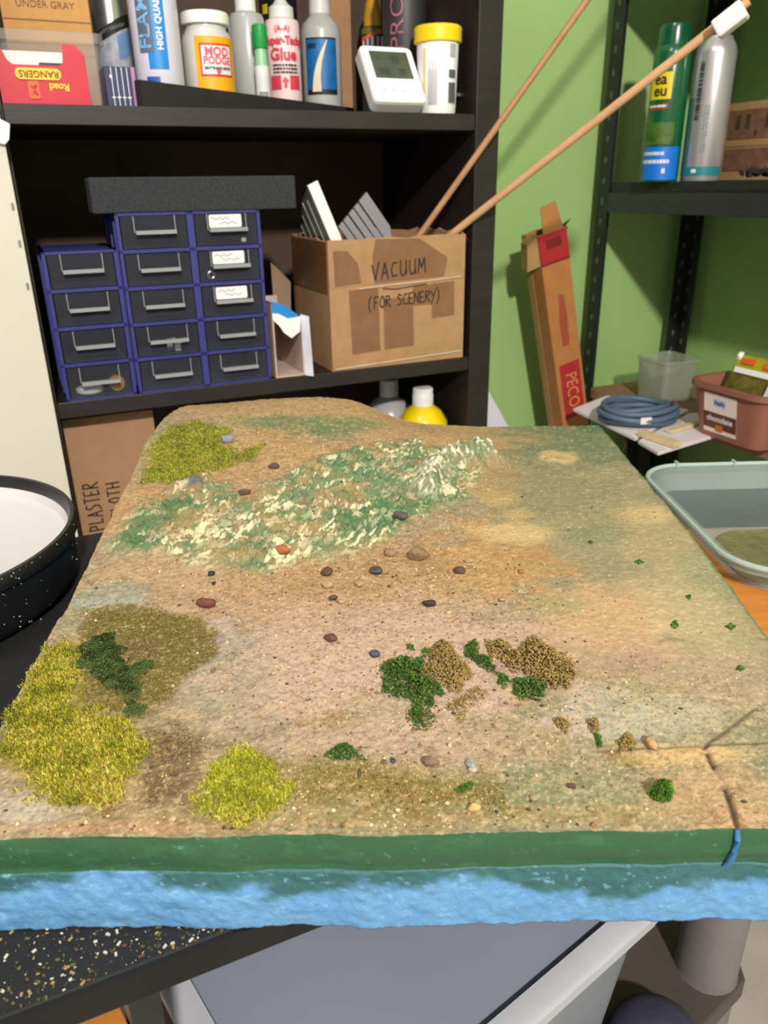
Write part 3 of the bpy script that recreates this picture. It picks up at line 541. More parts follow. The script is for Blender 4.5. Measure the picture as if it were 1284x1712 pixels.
# red toy box, printed upside down
v_ = .008; uL = -.4735; uR = B(151, 160, v_)[0]; zt = zat(100, 74, v_); wd = uR-uL; h = zt-Z1
RED = mat('red_card', (196, 20, 46), .45, var=.05); YEL = mat('yellow_print', (244, 196, 40), .5, var=.05); ORA = mat('orange_print', (226, 96, 40), .5)
o = thing('toy_box', 'red window card box stood upside down on the top shelf', 'box', W(uL, v_, Z1+.0004), ANG)
nz = h*.64; x1, x2 = wd*.12, wd*.76; FX = Matrix.Rotation(math.pi/2, 4, 'X')
MB().prism([(0, 0), (wd, 0), (wd*.985, h*.85), (wd*.9, h), (x2, h), (x2-.002, nz+.004), (x2-.006, nz), (x1+.006, nz), (x1+.001, nz+.004), (x1-.006, h*.98), (0, h)], -.001, 0, M=FX).build('front_panel', RED, o)
MB().box(wd-.001, wd, .001, .055, 0, h*.84).box(0, .001, .001, .055, 0, h*.9).box(0, wd, .054, .055, 0, h*.95).box(0, wd, .001, .055, 0, .001).build('box_body', RED, o)
MB().box(.004, wd-.012, .034, .036, .002, h*.93).box(.004, wd-.012, .004, .034, nz-.012, nz-.010).build('white_insert', PAPER, o)
MB().box(wd*.48, wd*.9, .010, .028, nz-.010, nz+.004).build('dark_insert', BLACKP, o)
e = MB().prism(rrect(wd*.19, wd*.70, h*.40, h*.59, h*.09), .0011, .0014, M=FX).build('print_oval', YEL, o)
text('RANGERS', h*.16, mat('dark_red_print', (110, 40, 20), .6), o, x=wd*.45, z=h*.495, y=-.0016, turn=180, bold=.0002)
text('Road', h*.17, YEL, o, x=wd*.66, z=h*.29, y=-.0012, turn=180, bold=.0003)
MB().prism(rrect(wd*.31, wd*.43, h*.08, h*.38, h*.04), .0011, .0013, M=FX).build('print_badge', ORA, o)
strokes([[(0, 0), (.5, .4), (1, 0), (.6, .7), (1, 1), (.2, .8), (0, 1)]], h*.03, RED, o, wd*.34, h*.14, -.0016, wd*.06, h*.16, name='badge_mark')
# clear tray with a brown box in it, behind the red box
CLEAR = clear('clear_plastic', (190, 186, 184), .30, .12); FROST = clear('frosted_plastic', (168, 180, 176), .34, .3)
u1 = B(176, 70, .075)[0]; zr = zat(90, 52, .075); zr0 = zat(90, 70, .075)
o = thing('plastic_tray', 'clear plastic tray behind the red card box on the top shelf', 'tray', W(-.473, .075, Z1+.0004), ANG)
w_ = u1+.473; hh = zr-Z1
def shell(mb, w0, d0, w1, d1, h, t=.0015, rim=.006, r=.02, cx=0, cy=0, mi=0, rimh=.006):
    """open tub: bottom ring (w0 x d0) to rim (w1 x d1), centred at cx, cy"""
    def ring(w, d, z, rr): return [(x, y, z) for x, y in rrect(cx-w/2, cx+w/2, cy-d/2, cy+d/2, rr)]
    loft(mb, [ring(w0, d0, 0, r*.8), ring(w1, d1, h-rimh, r), ring(w1+2*rim, d1+2*rim, h-rimh, r+rim), ring(w1+2*rim, d1+2*rim, h, r+rim), ring(w1, d1, h, r), ring(w1-2*t, d1-2*t, h-rimh, r), ring(w0-2*t, d0-2*t, t, r*.8)], mi)
    return mb
m = shell(MB(), w_-.022, .150, w_-.014, .158, hh, rim=.006, r=.007, cx=w_/2, cy=.085, rimh=zr-zr0); m.build('tray_body', CLEAR, o, smooth=True)
k1 = B(152, 30, .10)[0]
o = thing('kraft_box', 'brown kraft box sitting in the clear tray on the top shelf', 'box', W(-.455, .105, Z1+.004), ANG)
OCH = mat('ochre_card', (196, 146, 84), .8, var=.08, scale=50); kw = k1+.455
MB().box(0, kw, 0, .10, 0, .20).build('box_body', OCH, o, bevel=.001)
MB().box(-.0005, kw+.0005, -.0008, 0, zat(90, 36, .105)-Z1-.004, zat(90, 34, .105)-Z1-.004).build('flap_seam', KRAFTD, o)
text('UNDER GRAY', .011, mat('grey_print', (120, 88, 56), .8), o, x=kw*.5, z=zat(60, 7, .105)-Z1-.004, y=-.0006)
# silver can with tilted label, navy printed box in front of it
o, r, p = can('spray_can', 'silver can with black slanted label band behind the navy box', 'can', 160, 216, 60, .278, Z1+.0004)
MB().lathe([(r*.96, 0), (r, .003), (r, .17), (r*.8, .185), (r*.45, .19)], 32).build('can_body', SILVER, o, smooth=True)
def skewed(mb, R, k): 
    mb.v = [(x, y, z+k*x) for x, y, z in mb.v]; return mb
zb = zat(190, 45, .25)-Z1
skewed(arc_patch(r+.0003, -85, 85, zb-.010, zb+.006), r, .55).build('label_band', BLACK, o)
skewed(arc_patch(r+.0003, -85, 85, .02, zb-.010), r, .5).build('label', mat('pale_print', (168, 172, 184), .5, var=.35, scale=70), o)
skewed(arc_patch(r+.0007, 15, 70, zb-.045, zb-.014), r, .5).build('label_patch', mat('sky_print', (112, 150, 204), .5), o)
text('MATT VARNISH', .006, mat('grey_letter', (150, 150, 150), .6), o, x=0, z=zb-.002, R=r+.0009, turn=20, ang=0)
v_ = .034; a0 = B(180, 165, v_)[0]; a1 = B(231, 165, v_)[0]; zt = zat(200, 112, v_)
o = thing('printed_box', 'small navy box printed with white lines left of the white spray can', 'box', W(a0, v_, Z1+.0004), ANG)
NAVY = mat('navy_card', (36, 40, 86), .45, var=.08); bw = a1-a0; bh_ = zt-Z1
MB().box(0, bw*.86, 0, .05, 0, bh_).build('box_body', NAVY, o, bevel=.0005)
MB().box(bw*.86, bw, 0, .05, 0, bh_).build('pink_side', mat('mauve_card', (168, 120, 158), .5), o, bevel=.0005)
m = MB()
for k in range(4):
    x = bw*(.22+.17*k); m.box(x-.0004, x+.0004, -.0004, 0, bh_*.02, bh_*.98); m.box(x-.0022, x+.0022, -.0004, 0, bh_*.24, bh_*.27)
m.build('white_lines', WHITE, o)
MB().box(bw*.16, bw*.24, -.0005, 0, bh_*.72, bh_*.8).build('white_mark', WHITE, o)
# white spray can with blue print
o, r, p = can('spray_can', 'white spray can with blue stripe and sideways lettering', 'can', 228, 306, 120, .095, Z1+.0004)
MB().lathe([(r*.95, 0), (r, .004), (r, .19), (r*.8, .21), (r*.4, .215)], 40).build('can_body', mat('can_white', (214, 212, 226), .28, var=.02), o, smooth=True)
BLU = mat('cyan_print', (20, 132, 214), .4, var=.04); z_ = lambda y: zat(265, y, .045)-Z1
arc_patch(r+.0003, -22, 24, z_(118)+.004, .18).build('blue_stripe', BLU, o); arc_patch(r+.0006, -42, -6, z_(84), .18).build('grey_panel', mat('slate_print', (92, 100, 120), .5), o)
arc_patch(r+.0003, -32, 0, z_(135), z_(125)).build('blue_flick', mat('deep_blue_print', (40, 90, 170), .4), o)
text('FLAME', .021, mat('pale_blue_print', (120, 180, 226), .4), o, R=r+.0012, ang=-24, z=z_(84)+.040, turn=90, bold=.0003, stretch=1.2); text('HIGH QUALITY GA', .0105, WHITE, o, R=r+.0010, ang=9, z=z_(94)+.054, turn=90, bold=.0003)
# black plank running back across the shelf
hl = zat(243, 134, .014); pL = W(B(236, 150, .014)[0], .014, Z1); pR = onz(592, 181, hl); qR = pR-BK; vR = .20
uRk, zRk = B(592, 181, vR); uLk = (pL-BK).dot(U); hR_ = zRk-Z1
o = thing('black_plank', 'flat black strip of board lying across the top shelf before the bottles', 'board', W(uLk, .014, Z1+.0004), ANG)
dv = Vector((uRk-uLk, vR-.014, 0)); nrm = Vector((-dv.y, dv.x, 0)).normalized()*.012; hP = hl-Z1
MB().add([(0, 0, 0), tuple(dv), tuple(dv+nrm), tuple(nrm), (0, 0, hP), (dv.x, dv.y, hR_), (dv.x+nrm.x, dv.y+nrm.y, hR_), (nrm.x, nrm.y, hP)], [(0,3,2,1),(4,5,6,7),(0,1,5,4),(1,2,6,5),(2,3,7,6),(3,0,4,7)]).build('strip', mat('black_board', (38, 34, 34), .7, var=.15), o)
def pv(u): return .014+(vR-.014)*(u-uLk)/(uRk-uLk)
def vbehind(px, py, r, ex=.021):
    v = .1
    for _ in range(8): v = min(.31-r, pv(B(px, py, v)[0])+r+ex)
    return v
# decoupage glue jar
v = vbehind(347, 100, .034); o, r, p = can('glue_jar', 'glue jar with white screw lid and yellow label with red frame', 'jar', 308, 390, 110, v, Z1+.0004, turn=8)
z_ = lambda y: zat(347, y, v-r)-Z1
GLUE = mat('cloudy_plastic', (206, 204, 198), .3, var=.03, coat=.3)
MB().lathe([(r*.94, 0), (r, .004), (r, z_(62)), (r*.93, z_(54)), (r*.80, z_(44)), (r*.80, z_(36))], 40).build('jar_body', GLUE, o, smooth=True)
MB().lathe([(r*.90, z_(37)), (r*.95, z_(36)), (r*.95, z_(19)), (r*.90, z_(15))], 40).build('lid', mat('lid_white', (240, 238, 230), .45, var=.02), o, smooth=True)
AMB = mat('amber_print', (240, 172, 24), .45, var=.03)
arc_patch(r+.0003, -36, 80, .004, z_(60), 24).build('label', AMB, o); zc = (z_(72)+z_(128))/2; sh_ = (z_(72)-z_(128))/2
REDP = mat('red_print', (214, 52, 32), .5, var=.03); PINK = mat('pink_print', (232, 74, 100), .5)
arc_patch(r+.0006, -26, 52, zc-sh_, zc+sh_).build('red_frame', REDP, o); arc_patch(r+.0009, -22, 48, zc-sh_*.86, zc+sh_*.86).build('label_panel', PAPER, o)
text('MOD', .0145, PINK, o, R=r+.0015, ang=13, z=zc+sh_*.48, bold=.0004); text('PODGE', .0128, PINK, o, R=r+.0015, ang=13, z=zc-sh_*.05, bold=.0003, stretch=.92); text('MATTE-MAT-MATE', .0044, BLACK, o, R=r+.0015, ang=13, z=zc-sh_*.5, bold=.0002)
MB().prism([(-.004, .002), (0, -.003), (.004, .002), (.002, .004), (0, .003), (-.002, .004)], 0, .0006, M=Matrix.Translation((math.sin(math.radians(13))*(r+.002), -math.cos(math.radians(13))*(r+.0012), zc-sh_*.76)) @ FX).build('red_heart', REDP, o)
# clear square-shouldered bottle
v = vbehind(418, 100, .026, .046); o, r, p = can('plastic_bottle', 'clear bottle of cloudy liquid with white cap beside the glue jar', 'bottle', 388, 446, 110, v, Z1+.0004)
z_ = lambda y: zat(418, y, v)-Z1
MB().lathe([(r*.95, 0), (r, .003), (r, z_(34)), (r*.9, z_(26)), (r*.55, z_(22))], 36).build('bottle_body', mat('cloudy_bottle', (176, 178, 174), .25, var=.04, coat=.3), o, smooth=True)
MB().lathe([(r*.58, z_(22)), (r*.58, z_(-14)), (r*.5, z_(-16))], 32).build('cap', WHITE, o, smooth=True)
v2 = v-.0; v = vbehind(437, 100, .011, .004)-.004; o, r, p = can('dropper_bottle', 'small bottle with green cap and barcode label before the clear bottle', 'bottle', 426, 450, 120, pv(B(437,120,v)[0])+.029, Z1+.0004)
vv = (p-BK).dot(V); z_ = lambda y: zat(437, y, vv)-Z1
MB().lathe([(r*.95, 0), (r, .002), (r, z_(112))], 24).build('bottle_body', mat('label_white', (226, 228, 228), .5), o, smooth=True)
MB().lathe([(r*.9, z_(112)), (r*.8, z_(80))], 24).build('neck', mat('pale_green', (150, 200, 160), .3), o, smooth=True)
MB().lathe([(r, z_(82)), (r*1.03, z_(80)), (r*1.03, z_(44)), (r*.9, z_(42))], 24).build('cap', mat('green_cap', (24, 150, 66), .35), o, smooth=True)
m = MB()
for k in range(9): m.v += []; q = arc_patch(r+.0003, -30, 40, .012+.0024*k, .0132+.0024*k, 6); m.add(q.v, q.f)
m.build('barcode', mat('grey_ink', (90, 92, 96), .6), o)
# tacky glue bottle
v = vbehind(478, 110, .026); o, r, p = can('glue_bottle', 'pinkish white glue bottle with red lettering and white cap', 'bottle', 448, 504, 130, v, Z1+.0004)
z_ = lambda y: zat(478, y, v-r)-Z1
MB().lathe([(r*.95, 0), (r, .004), (r, z_(38)), (r*.95, z_(31)), (r*.7, z_(27))], 36).build('bottle_body', mat('pink_white', (240, 212, 210), .4, var=.03), o, smooth=True)
MB().lathe([(r*.72, z_(27)), (r*.70, z_(8)), (r*.45, z_(2)), (r*.2, z_(-10))], 32).build('cap', mat('cap_white', (226, 226, 222), .4), o, smooth=True)
CRIM = mat('crimson_print', (214, 66, 82), .5)
text('(A-A)', .010, CRIM, o, R=r+.0008, ang=0, z=z_(48), bold=.0003); text('Super-Tacky', .0145, CRIM, o, R=r+.0008, ang=4, z=z_(68), bold=.0008, stretch=.85); text('Glue', .0215, CRIM, o, R=r+.0008, ang=0, z=z_(92), bold=.0008)
fine_print(o, r+.0006, -38, 46, z_(124), z_(106), 3, BLACK, 3)
arc_patch(r+.0003, -50, -12, z_(150), z_(126), 8).build('red_block', CRIM, o); arc_patch(r+.0003, 18, 56, z_(150), z_(126), 8).build('red_block', CRIM, o)
MB().prism([(-.0022, -.007), (.0022, -.007), (.0022, .001), (.0055, .001), (0, .008), (-.0055, .001), (-.0022, .001)], 0, .0006, M=Matrix.Translation((.0013, -r-.0004, z_(138))) @ FX).build('red_arrow', CRIM, o)
# bottle with blue label and horn
v = vbehind(538, 110, .03); o, r, p = can('squeeze_bottle', 'translucent bottle with blue label showing a cream horn shape', 'bottle', 506, 572, 140, v, Z1+.0004)
z_ = lambda y: zat(538, y, v-r)-Z1
MB().lathe([(r*.95, 0), (r, .004), (r, z_(48)), (r*.9, z_(36)), (r*.55, z_(22)), (r*.52, z_(14))], 36).build('bottle_body', mat('translucent_white', (186, 184, 178), .3, var=.06, scale=40, coat=.3), o, smooth=True)
MB().lathe([(r*.54, z_(22)), (r*.50, z_(-12)), (r*.4, z_(-14))], 32).build('cap', mat('dull_white', (216, 214, 208), .45), o, smooth=True)
zt, zb = z_(62), z_(158)
arc_patch(r+.0003, -46, 46, zb, zt, 20).build('label_border', BLACK, o); arc_patch(r+.0006, -43, 43, zb+.007, zt-.0025, 20).build('label', mat('blue_print', (18, 104, 168), .45, var=.22, scale=60), o)
H = []; hz = zt-zb
def horn(t, side): 
    cxh = -.26+.55*t-.16*math.sin(t*3.1); wdh = .20*(1-t)**.8+.02; return cxh+side*wdh, .05+.90*t
q = [horn(t/12, -1) for t in range(13)]+[horn(t/12, 1) for t in range(12, -1, -1)]
n = 13; vs = [((r+.0022)*math.sin(a), -(r+.0022)*math.cos(a), zb+hz*b) for a, b in q]
MB().add(vs, [(i, i+1, 2*n-2-i, 2*n-1-i) for i in range(n-1)]).build('horn_print', mat('cream_print', (232, 216, 184), .5, var=.06), o)
arc_patch(r+.0010, -38, -14, zt-.015, zt-.008, 6).build('dark_block', mat('dark_blue_print', (16, 40, 80), .5), o)
# cardboard behind
a0 = B(553, 100, .285)[0]; a1 = B(588, 100, .285)[0]
MBo = MB().box(0, a1-a0, 0, .004, 0, .30).build('cardboard_sheet', KRAFT, None, W(a0, .285, Z1+.0004), (0, 0, ANG)); tag(MBo, 'upright sheet of plain cardboard behind the blue label bottle', 'cardboard')
# things at the back
o, r, p = can('paint_tub', 'white tub with blue and red print behind the glue jar', 'tub', 332, 388, 20, .26, Z1+.0004)
MB().lathe([(r*.95, 0), (r, .12), (r*1.05, .121), (r*1.05, .132), (r*.98, .135)], 32).build('tub_body', WHITE, o, smooth=True)
arc_patch(r*1.06, 20, 40, .121, .130, 6).build('blue_dot', mat('dark_blue_print', (16, 40, 80), .5), o); arc_patch(r*1.06, -20, 12, .122, .125, 6).build('red_mark', REDP, o)
o, r, p = can('black_tin', 'black tin with yellow sticker at the back of the top shelf', 'tin', 436, 496, 10, .298, Z1+.0004)
MB().lathe([(r, 0), (r, .20), (r*.9, .205)], 32).build('tin_body', mat('dark_tin', (26, 26, 30), .35, var=.2), o, smooth=True)
arc_patch(r+.0004, -62, -38, zat(440, 22, .28)-Z1, zat(440, 6, .28)-Z1, 6).build('yellow_sticker', mat('yellow_sticker', (216, 200, 30), .5), o)
o, r, p = can('black_can', 'matt black spray can with pink sideways lettering behind the clock', 'can', 640, 712, 50, .112, Z1+.0004)
MB().lathe([(r*.96, 0), (r, .003), (r, .20), (r*.8, .22)], 36).build('can_body', mat('charcoal_can', (44, 44, 46), .5, var=.1), o, smooth=True)
text('PRO', .030, mat('dusty_pink', (160, 92, 110), .5), o, R=r+.0006, ang=-18, z=zat(655, 38, .09)-Z1, turn=90, bold=-.0002, stretch=1.25)
o, r, p = can('printed_jar', 'small jar with striped purple and orange print behind the clock', 'jar', 604, 642, 50, .25, Z1+.0004)
z_ = lambda y: zat(622, y, .24)-Z1
MB().lathe([(r, 0), (r, z_(58))], 28).build('jar_body', mat('print_dark', (40, 44, 40), .5), o, smooth=True)
for k in range(5): arc_patch(r+.0004, -60+26*k, -46+26*k, z_(86), z_(62), 4).build('purple_stripe' if k % 2 else 'white_stripe', mat('lilac_print', (170, 160, 214), .5) if k % 2 else PAPER, o)
skewed(arc_patch(r+.0006, -70, 70, z_(62), z_(56), 10), r, .35).build('orange_band', ORA, o)
MB().lathe([(r*1.02, z_(58)), (r*1.02, z_(48)), (r*.7, z_(44))], 28).build('lid', mat('olive_lid', (120, 110, 40), .5), o, smooth=True)
b = MB().lathe([(r*.8, 0), (r*.8, .012), (r*.5, .04), (r*.2, .05)], 20).build('pump_top', mat('gold_yellow', (206, 150, 40), .4), o, (0, 0, z_(44)), smooth=True)
o, r, p = can('glue_pen', 'small dark glue tube with white tip behind the yellow lid', 'tube', 696, 712, 40, .15, Z1+.0004)
z_ = lambda y: zat(705, y, .15)-Z1
MB().lathe([(r, 0), (r, z_(42))], 20).build('tube_body', mat('tube_red', (190, 110, 100), .5), o, smooth=True)
MB().lathe([(r*.95, z_(42)), (r*.8, z_(32)), (r*.3, z_(26)), (r*.2, z_(18))], 20).build('tip', WHITE, o, smooth=True)
# digital thermometer clock
vT = .010; uT = B(628, 176, vT)[0]; uT2 = B(716, 176, vT)[0]; tw = uT2-uT
tilt = math.radians(36); hT = .094
o = empty('thermometer', W(uT, vT, Z1+.0052)); o.rotation_euler = (-tilt, 0, ANG); tag(o, 'white square digital thermometer clock leaning back on the top shelf', 'clock')
m = MB(); m.prism(rrect(0, tw, 0, hT, .008), -.018, 0, M=FX @ Matrix.Translation((0, 0, 0))); c_ = m.build('clock_case', mat('case_side', (206, 204, 196), .5, var=.02), o, loc=(0, 0, .008), bevel=.0015)
MB().prism(rrect(.0005, tw-.0005, .0005, hT-.0005, .008), 0, .003, M=FX).build('front_plate', mat('gloss_white', (246, 246, 242), .3, var=.01, coat=.3), o, loc=(0, 0, .008), bevel=.0012)
MB().prism([(tw*.16, hT*.42), (tw*.88, hT*.42), (tw*.88, hT*.90), (tw*.16, hT*.90)], .003, .0034, M=FX).build('screen', mat('lcd_grey', (78, 86, 68), .22, var=.06, scale=40), o, loc=(0, 0, .008))
LCD = mat('lcd_digit', (66, 74, 58), .3)
for x, z, wd_, ht_ in ((.62, .76, .16, .13), (.36, .54, .20, .12), (.70, .54, .14, .12), (.30, .78, .08, .05)): MB().box(tw*(x-wd_/2), tw*(x+wd_/2), -.0036, -.0034, hT*(z-ht_/2), hT*(z+ht_/2)).build('faint_segment', LCD, o, loc=(0, 0, .008))
for k in range(4): MB().box(tw*(.24+.19*k)-.003, tw*(.24+.19*k)+.003, -.0034, -.003, hT*.19, hT*.22).build('button_mark', mat('pink_grey', (214, 190, 190), .5), o, loc=(0, 0, .008))
MB().box(tw*.3, tw*.7, .018, .0205, .010, .05).build('stand', WHITE, o, loc=(0, 0, .004))
# yellow lidded tub
o, r, p = can('lidded_tub', 'white plastic tub with yellow screw lid at the right end of the top shelf', 'tub', 694, 770, 60, .038, Z1+.0004)
z_ = lambda y: zat(735, y, .005)-Z1
MB().lathe([(r*.80, 0), (r*.83, .003), (r*.93, z_(68)), (r*.9, z_(62))], 40).build('tub_body', mat('tub_white', (240, 238, 238), .4, var=.02), o, smooth=True)
prof = []
for k in range(7): prof += [(r*1.06 if k % 2 else r*1.04, z_(66)+(z_(40)-z_(66))*k/6)]
MB().lathe([(r*.98, z_(67))]+prof+[(r*.96, z_(37))], 40).build('lid', mat('yellow_lid', (244, 206, 20), .38, var=.03), o, smooth=True)
arc_patch(r*.93, -40, -36, .02, z_(78), 3).build('yellow_line', YEL, o)
GI = mat('grey_ink', (90, 92, 96), .6)
m = MB()
for k in range(7): q = arc_patch(r*.90, -26+4*k, -24.4+4*k, .012, .012+.055*(.8+.2*(k % 2)), 2); m.add(q.v, q.f)
m.build('fine_print', mat('pale_grey_ink', (170, 170, 176), .6), o)
m = MB()
for k in range(8): q = arc_patch(r*.90, 34+3.4*k, 36+3.4*k, .014, .040, 2); m.add(q.v, q.f)
m.build('barcode', GI, o); arc_patch(r*.92, 34, 58, .046, .056, 4).build('print_block', GI, o); arc_patch(r*.93, 36, 56, .072, .088, 4).build('print_block', mat('pale_grey_ink', (170, 170, 176), .6), o)
# ------------------------------------------------------------------ middle shelf
BLUE = mat('indigo_plastic', (58, 58, 122), .4, var=.06, spec=.4); DCL = clear('drawer_plastic', (84, 86, 94), .20, .12); DHL = mat('clear_handle', (150, 150, 152), .25, var=.05, coat=.4)
zl = zat(140, 420, 0); zr_ = zat(400, 352, 0); UA, UB, UC = -.462, -.3705, -.178; DD = .145
def cabinet(label, u0, u1, cols, rows, ztop, name='drawer_cabinet', stickers=()):
    o = thing(name, label, 'cabinet', W(u0, .003, Z2+.0003), ANG); w = u1-u0; H_ = ztop-Z2; t = .0045; cw = w/cols; ch = H_/rows
    m = MB().box(0, t, 0, DD, 0, H_).box(w-t, w, 0, DD, 0, H_).box(0, w, DD-.003, DD, 0, H_).box(0, w, 0, DD, H_-.003, H_).box(0, w, 0, DD, 0, .003)
    for c in range(1, cols): m.box(c*cw-t, c*cw+t, 0, DD, 0, H_)
    for k in range(1, rows): m.box(0, w, 0, DD, k*ch-.0022, k*ch+.0022)
    m.build('case', BLUE, o)
    for k in range(3): MB().box(-.002, 0, .012+.045*k, .020+.045*k, .01, H_-.01).build('side_rail', BLUE, o)
    for c in range(cols):
        for k in range(rows):
            x0, x1 = c*cw+t+.0015, (c+1)*cw-t-.0015; z0, z1 = k*ch+.0035, (k+1)*ch-.0035; dw = x1-x0; dh = z1-z0
            d = MB().box(x0, x1, -.001, .0012, z0, z1).box(x0, x1, .0012, DD-.012, z0, z0+.0012).box(x0, x0+.0012, .0012, DD-.012, z0, z1-.006).box(x1-.0012, x1, .0012, DD-.012, z0, z1-.006).build('drawer', DCL, o)
            hx0, hx1 = x0+dw*.20, x0+dw*.82; hz = z0+dh*.50
            MB().box(hx0, hx1, -.011, -.001, hz-.0012, hz+.0012).box(hx0, hx1, -.012, -.0105, hz-.0024, hz+.0024).build('handle', DHL, d)
            [MB().box(xx, xx+.001, -.0022, -.001, hz, z1).build('label_rib', DHL, d) for xx in (hx0-.001, hx1)]
            if (c, k) in stickers:
                s_ = MB().prism(rrect(x0+dw*.22, x0+dw*.75, hz+.0026, z1-.001, .002), .0024, .0030, M=FX).build('paper_label', PAPER, d)
                strokes([[(a, .8+.12*math.sin(a*31+k)) for a in np.linspace(.08, .62, 26)], [(a, .35+.1*math.sin(a*27+k*2)) for a in np.linspace(.3, .85, 24)]], .0007, mat('pen_ink', (90, 90, 120), .6), d, x0+dw*.22, hz+.004, -.0032, dw*.53, (z1-hz)*.62)
    return cw, ch
cwL, chL = cabinet('blue drawer cabinet of four clear drawers, the lower stack on the left', UA, UB-.0004, 1, 4, zl)
cwR, chR = cabinet('blue drawer cabinet of ten clear drawers under the black foam strip', UB+.0026, UC, 2, 5, zr_, stickers=((1, 4), (1, 3), (1, 2)))
def indrawer(px, py, v): u, z = B(px, py, v); return W(u, v, z)
def dz(cell, ch): return Z2+.0003+cell*ch+.0049
o = indrawer(195, 640, .018); o.z = dz(0, chL)+.011
q = MB().lathe([(.004, -.004), (.0105, -.004), (.0105, .004), (.004, .004)], 24).build('wooden_reel', mat('amber_plastic', (200, 140, 60), .35), None, tuple(o), (math.pi/2, 0, ANG), smooth=True); tag(q, 'small amber reel in the bottom left clear drawer', 'reel')
o = indrawer(150, 650, .026); o.z = dz(0, chL)
q = MB().lathe([(.016, 0), (.018, .002), (.018, .006), (.015, .008)], 28).build('white_disc', WHITE, None, tuple(o), (0, 0, 0), smooth=True); tag(q, 'flat white round piece beside the amber reel', 'disc')
for k, (px, lab) in enumerate(((284, 'grey white fitting, left one of two in the second drawer row'), (297, 'bright white angled fitting, right one of two in the second drawer row'))):
    o = indrawer(px, 578, .02+.012*(1-k)); o.z = dz(1, chR)
    q = MB().box(-.004, .004, -.003, .003, 0, .016).box(-.004, .009, -.003, .003, .010, .016).build('plastic_fitting', WHITE if k else mat('pale_grey_plastic', (170, 172, 172), .5), None, tuple(o), (0, 0, ANG), bevel=.0008); tag(q, lab, 'fitting')
o = indrawer(353, 457, .014); o.z = dz(3, chR)+.0062
q = MB().tube([(.0045*math.cos(a), 0, .0045*math.sin(a)) for a in np.linspace(0, 2*math.pi, 21)[:-1]], .0016, 8, closed=True).build('washer', SILVER, None, tuple(o), (0, 0, ANG), smooth=True); tag(q, 'metal washer standing in the second labelled drawer', 'washer')
o = indrawer(407, 399, .012); o.z = dz(4, chR)+.0036
q = MB().lathe([(.001, -.0036), (.0036, -.002), (.0036, .002), (.001, .0036)], 16).build('white_bead', WHITE, None, tuple(o), smooth=True); tag(q, 'white bead in the top labelled drawer', 'bead')
# black foam strip
fu0, fu1 = B(152, 330, .0)[0], B(495, 320, .0)[0]
fh = zat(300, 296, 0)-zr_
o = MB().box(0, fu1-fu0, 0, .055, 0, fh).build('foam_strip', mat('charcoal_foam', (50, 51, 55), .95, var=.35, scale=300, bump=.6, bscale=700), None, W(fu0, .001, zr_+.0006), (0, 0, ANG), bevel=.002); tag(o, 'black packing foam strip lying on the drawer cabinet', 'foam')
# opened white and blue carton
CAR = mat('carton_inside', (196, 172, 156), .85, var=.05); CBL = mat('carton_blue', (24, 128, 206), .5)
c0 = B(456, 620, .01)[0]; c1 = B(510, 620, .0)[0]; cz = zat(480, 505, .0)-Z2; cw = c1-c0
o = thing('open_carton', 'torn open white and blue carton between the drawers and the cardboard box', 'carton', W(c0+.003, .004, Z2+.0003), ANG)
cw -= .002
MB().box(0, cw, 0, .12, 0, .002).build('bottom', CAR, o); MB().box(0, cw, .118, .12, .002, cz*.95).build('back', CAR, o)
MB().box(cw-.002, cw, .0, .118, .002, cz*.78).build('side', CAR, o)
MB().box(0, .002, .0, .118, .002, cz).build('side', CAR, o)
MB().add([(0, .0, cz*1.0), (cw*.9, .0, cz*.80), (cw*.9, .118, cz*.80), (0, .118, cz*1.0), (0, .0, cz*.98), (cw*.9, .0, cz*.78), (cw*.9, .118, cz*.78), (0, .118, cz*.98)], [(0,1,2,3),(7,6,5,4),(0,4,5,1),(1,5,6,2),(2,6,7,3),(3,7,4,0)]).build('top', CBL, o)
MB().prism([(0, cz*1.02), (cw*.45, cz*.95), (cw*.9, cz*.80), (cw*.5, cz*.79), (cw*.2, cz*.86), (0, cz*.87)], .0022, .0030, M=FX).build('blue_flap', CBL, o)
rag = [(0, cz*.90), (cw*.2, cz*.87), (cw*.5, cz*.81), (cw*.95, cz*.80), (cw*.9, cz*.60), (cw*.6, cz*.52), (cw*.35, cz*.60), (cw*.2, cz*.70), (0, cz*.78)]
MB().prism(rag, .001, .002, M=FX).build('torn_flap', PAPER, o)
MB().add([(cw, -.001, 0), (cw+.008, -.014, .0), (cw+.006, -.012, cz*.80), (cw-.002, .0, cz*.82), (cw+.0015, .0005, 0), (cw+.0095, -.0125, .0), (cw+.0075, -.0105, cz*.80), (cw-.0005, .0015, cz*.82)], [(0,1,2,3),(7,6,5,4),(0,4,5,1),(1,5,6,2),(2,6,7,3),(3,7,4,0)]).build('open_flap', mat('flap_white', (226, 228, 238), .5), o)
t0 = B(456, 540, .17)[0]; t1 = B(514, 540, .155)[0]
t1 = min(t1, -.088); pl = [(0, 0), (t1-t0, 0), ((t1-t0)*1.0, .055), ((t1-t0)*1.12, .118), ((t1-t0)*.8, .128), ((t1-t0)*.4, .14), (0, .15)]
o = MB().prism([(x*.84, y) for x, y in pl], 0, .003, M=FX).build('card_scrap', mat('grey_brown_card', (146, 120, 96), .9, var=.1), None, W(t0, .16, Z2+.0004), (0, 0, ANG)); tag(o, 'torn grey-brown card upright behind the opened carton', 'cardboard')
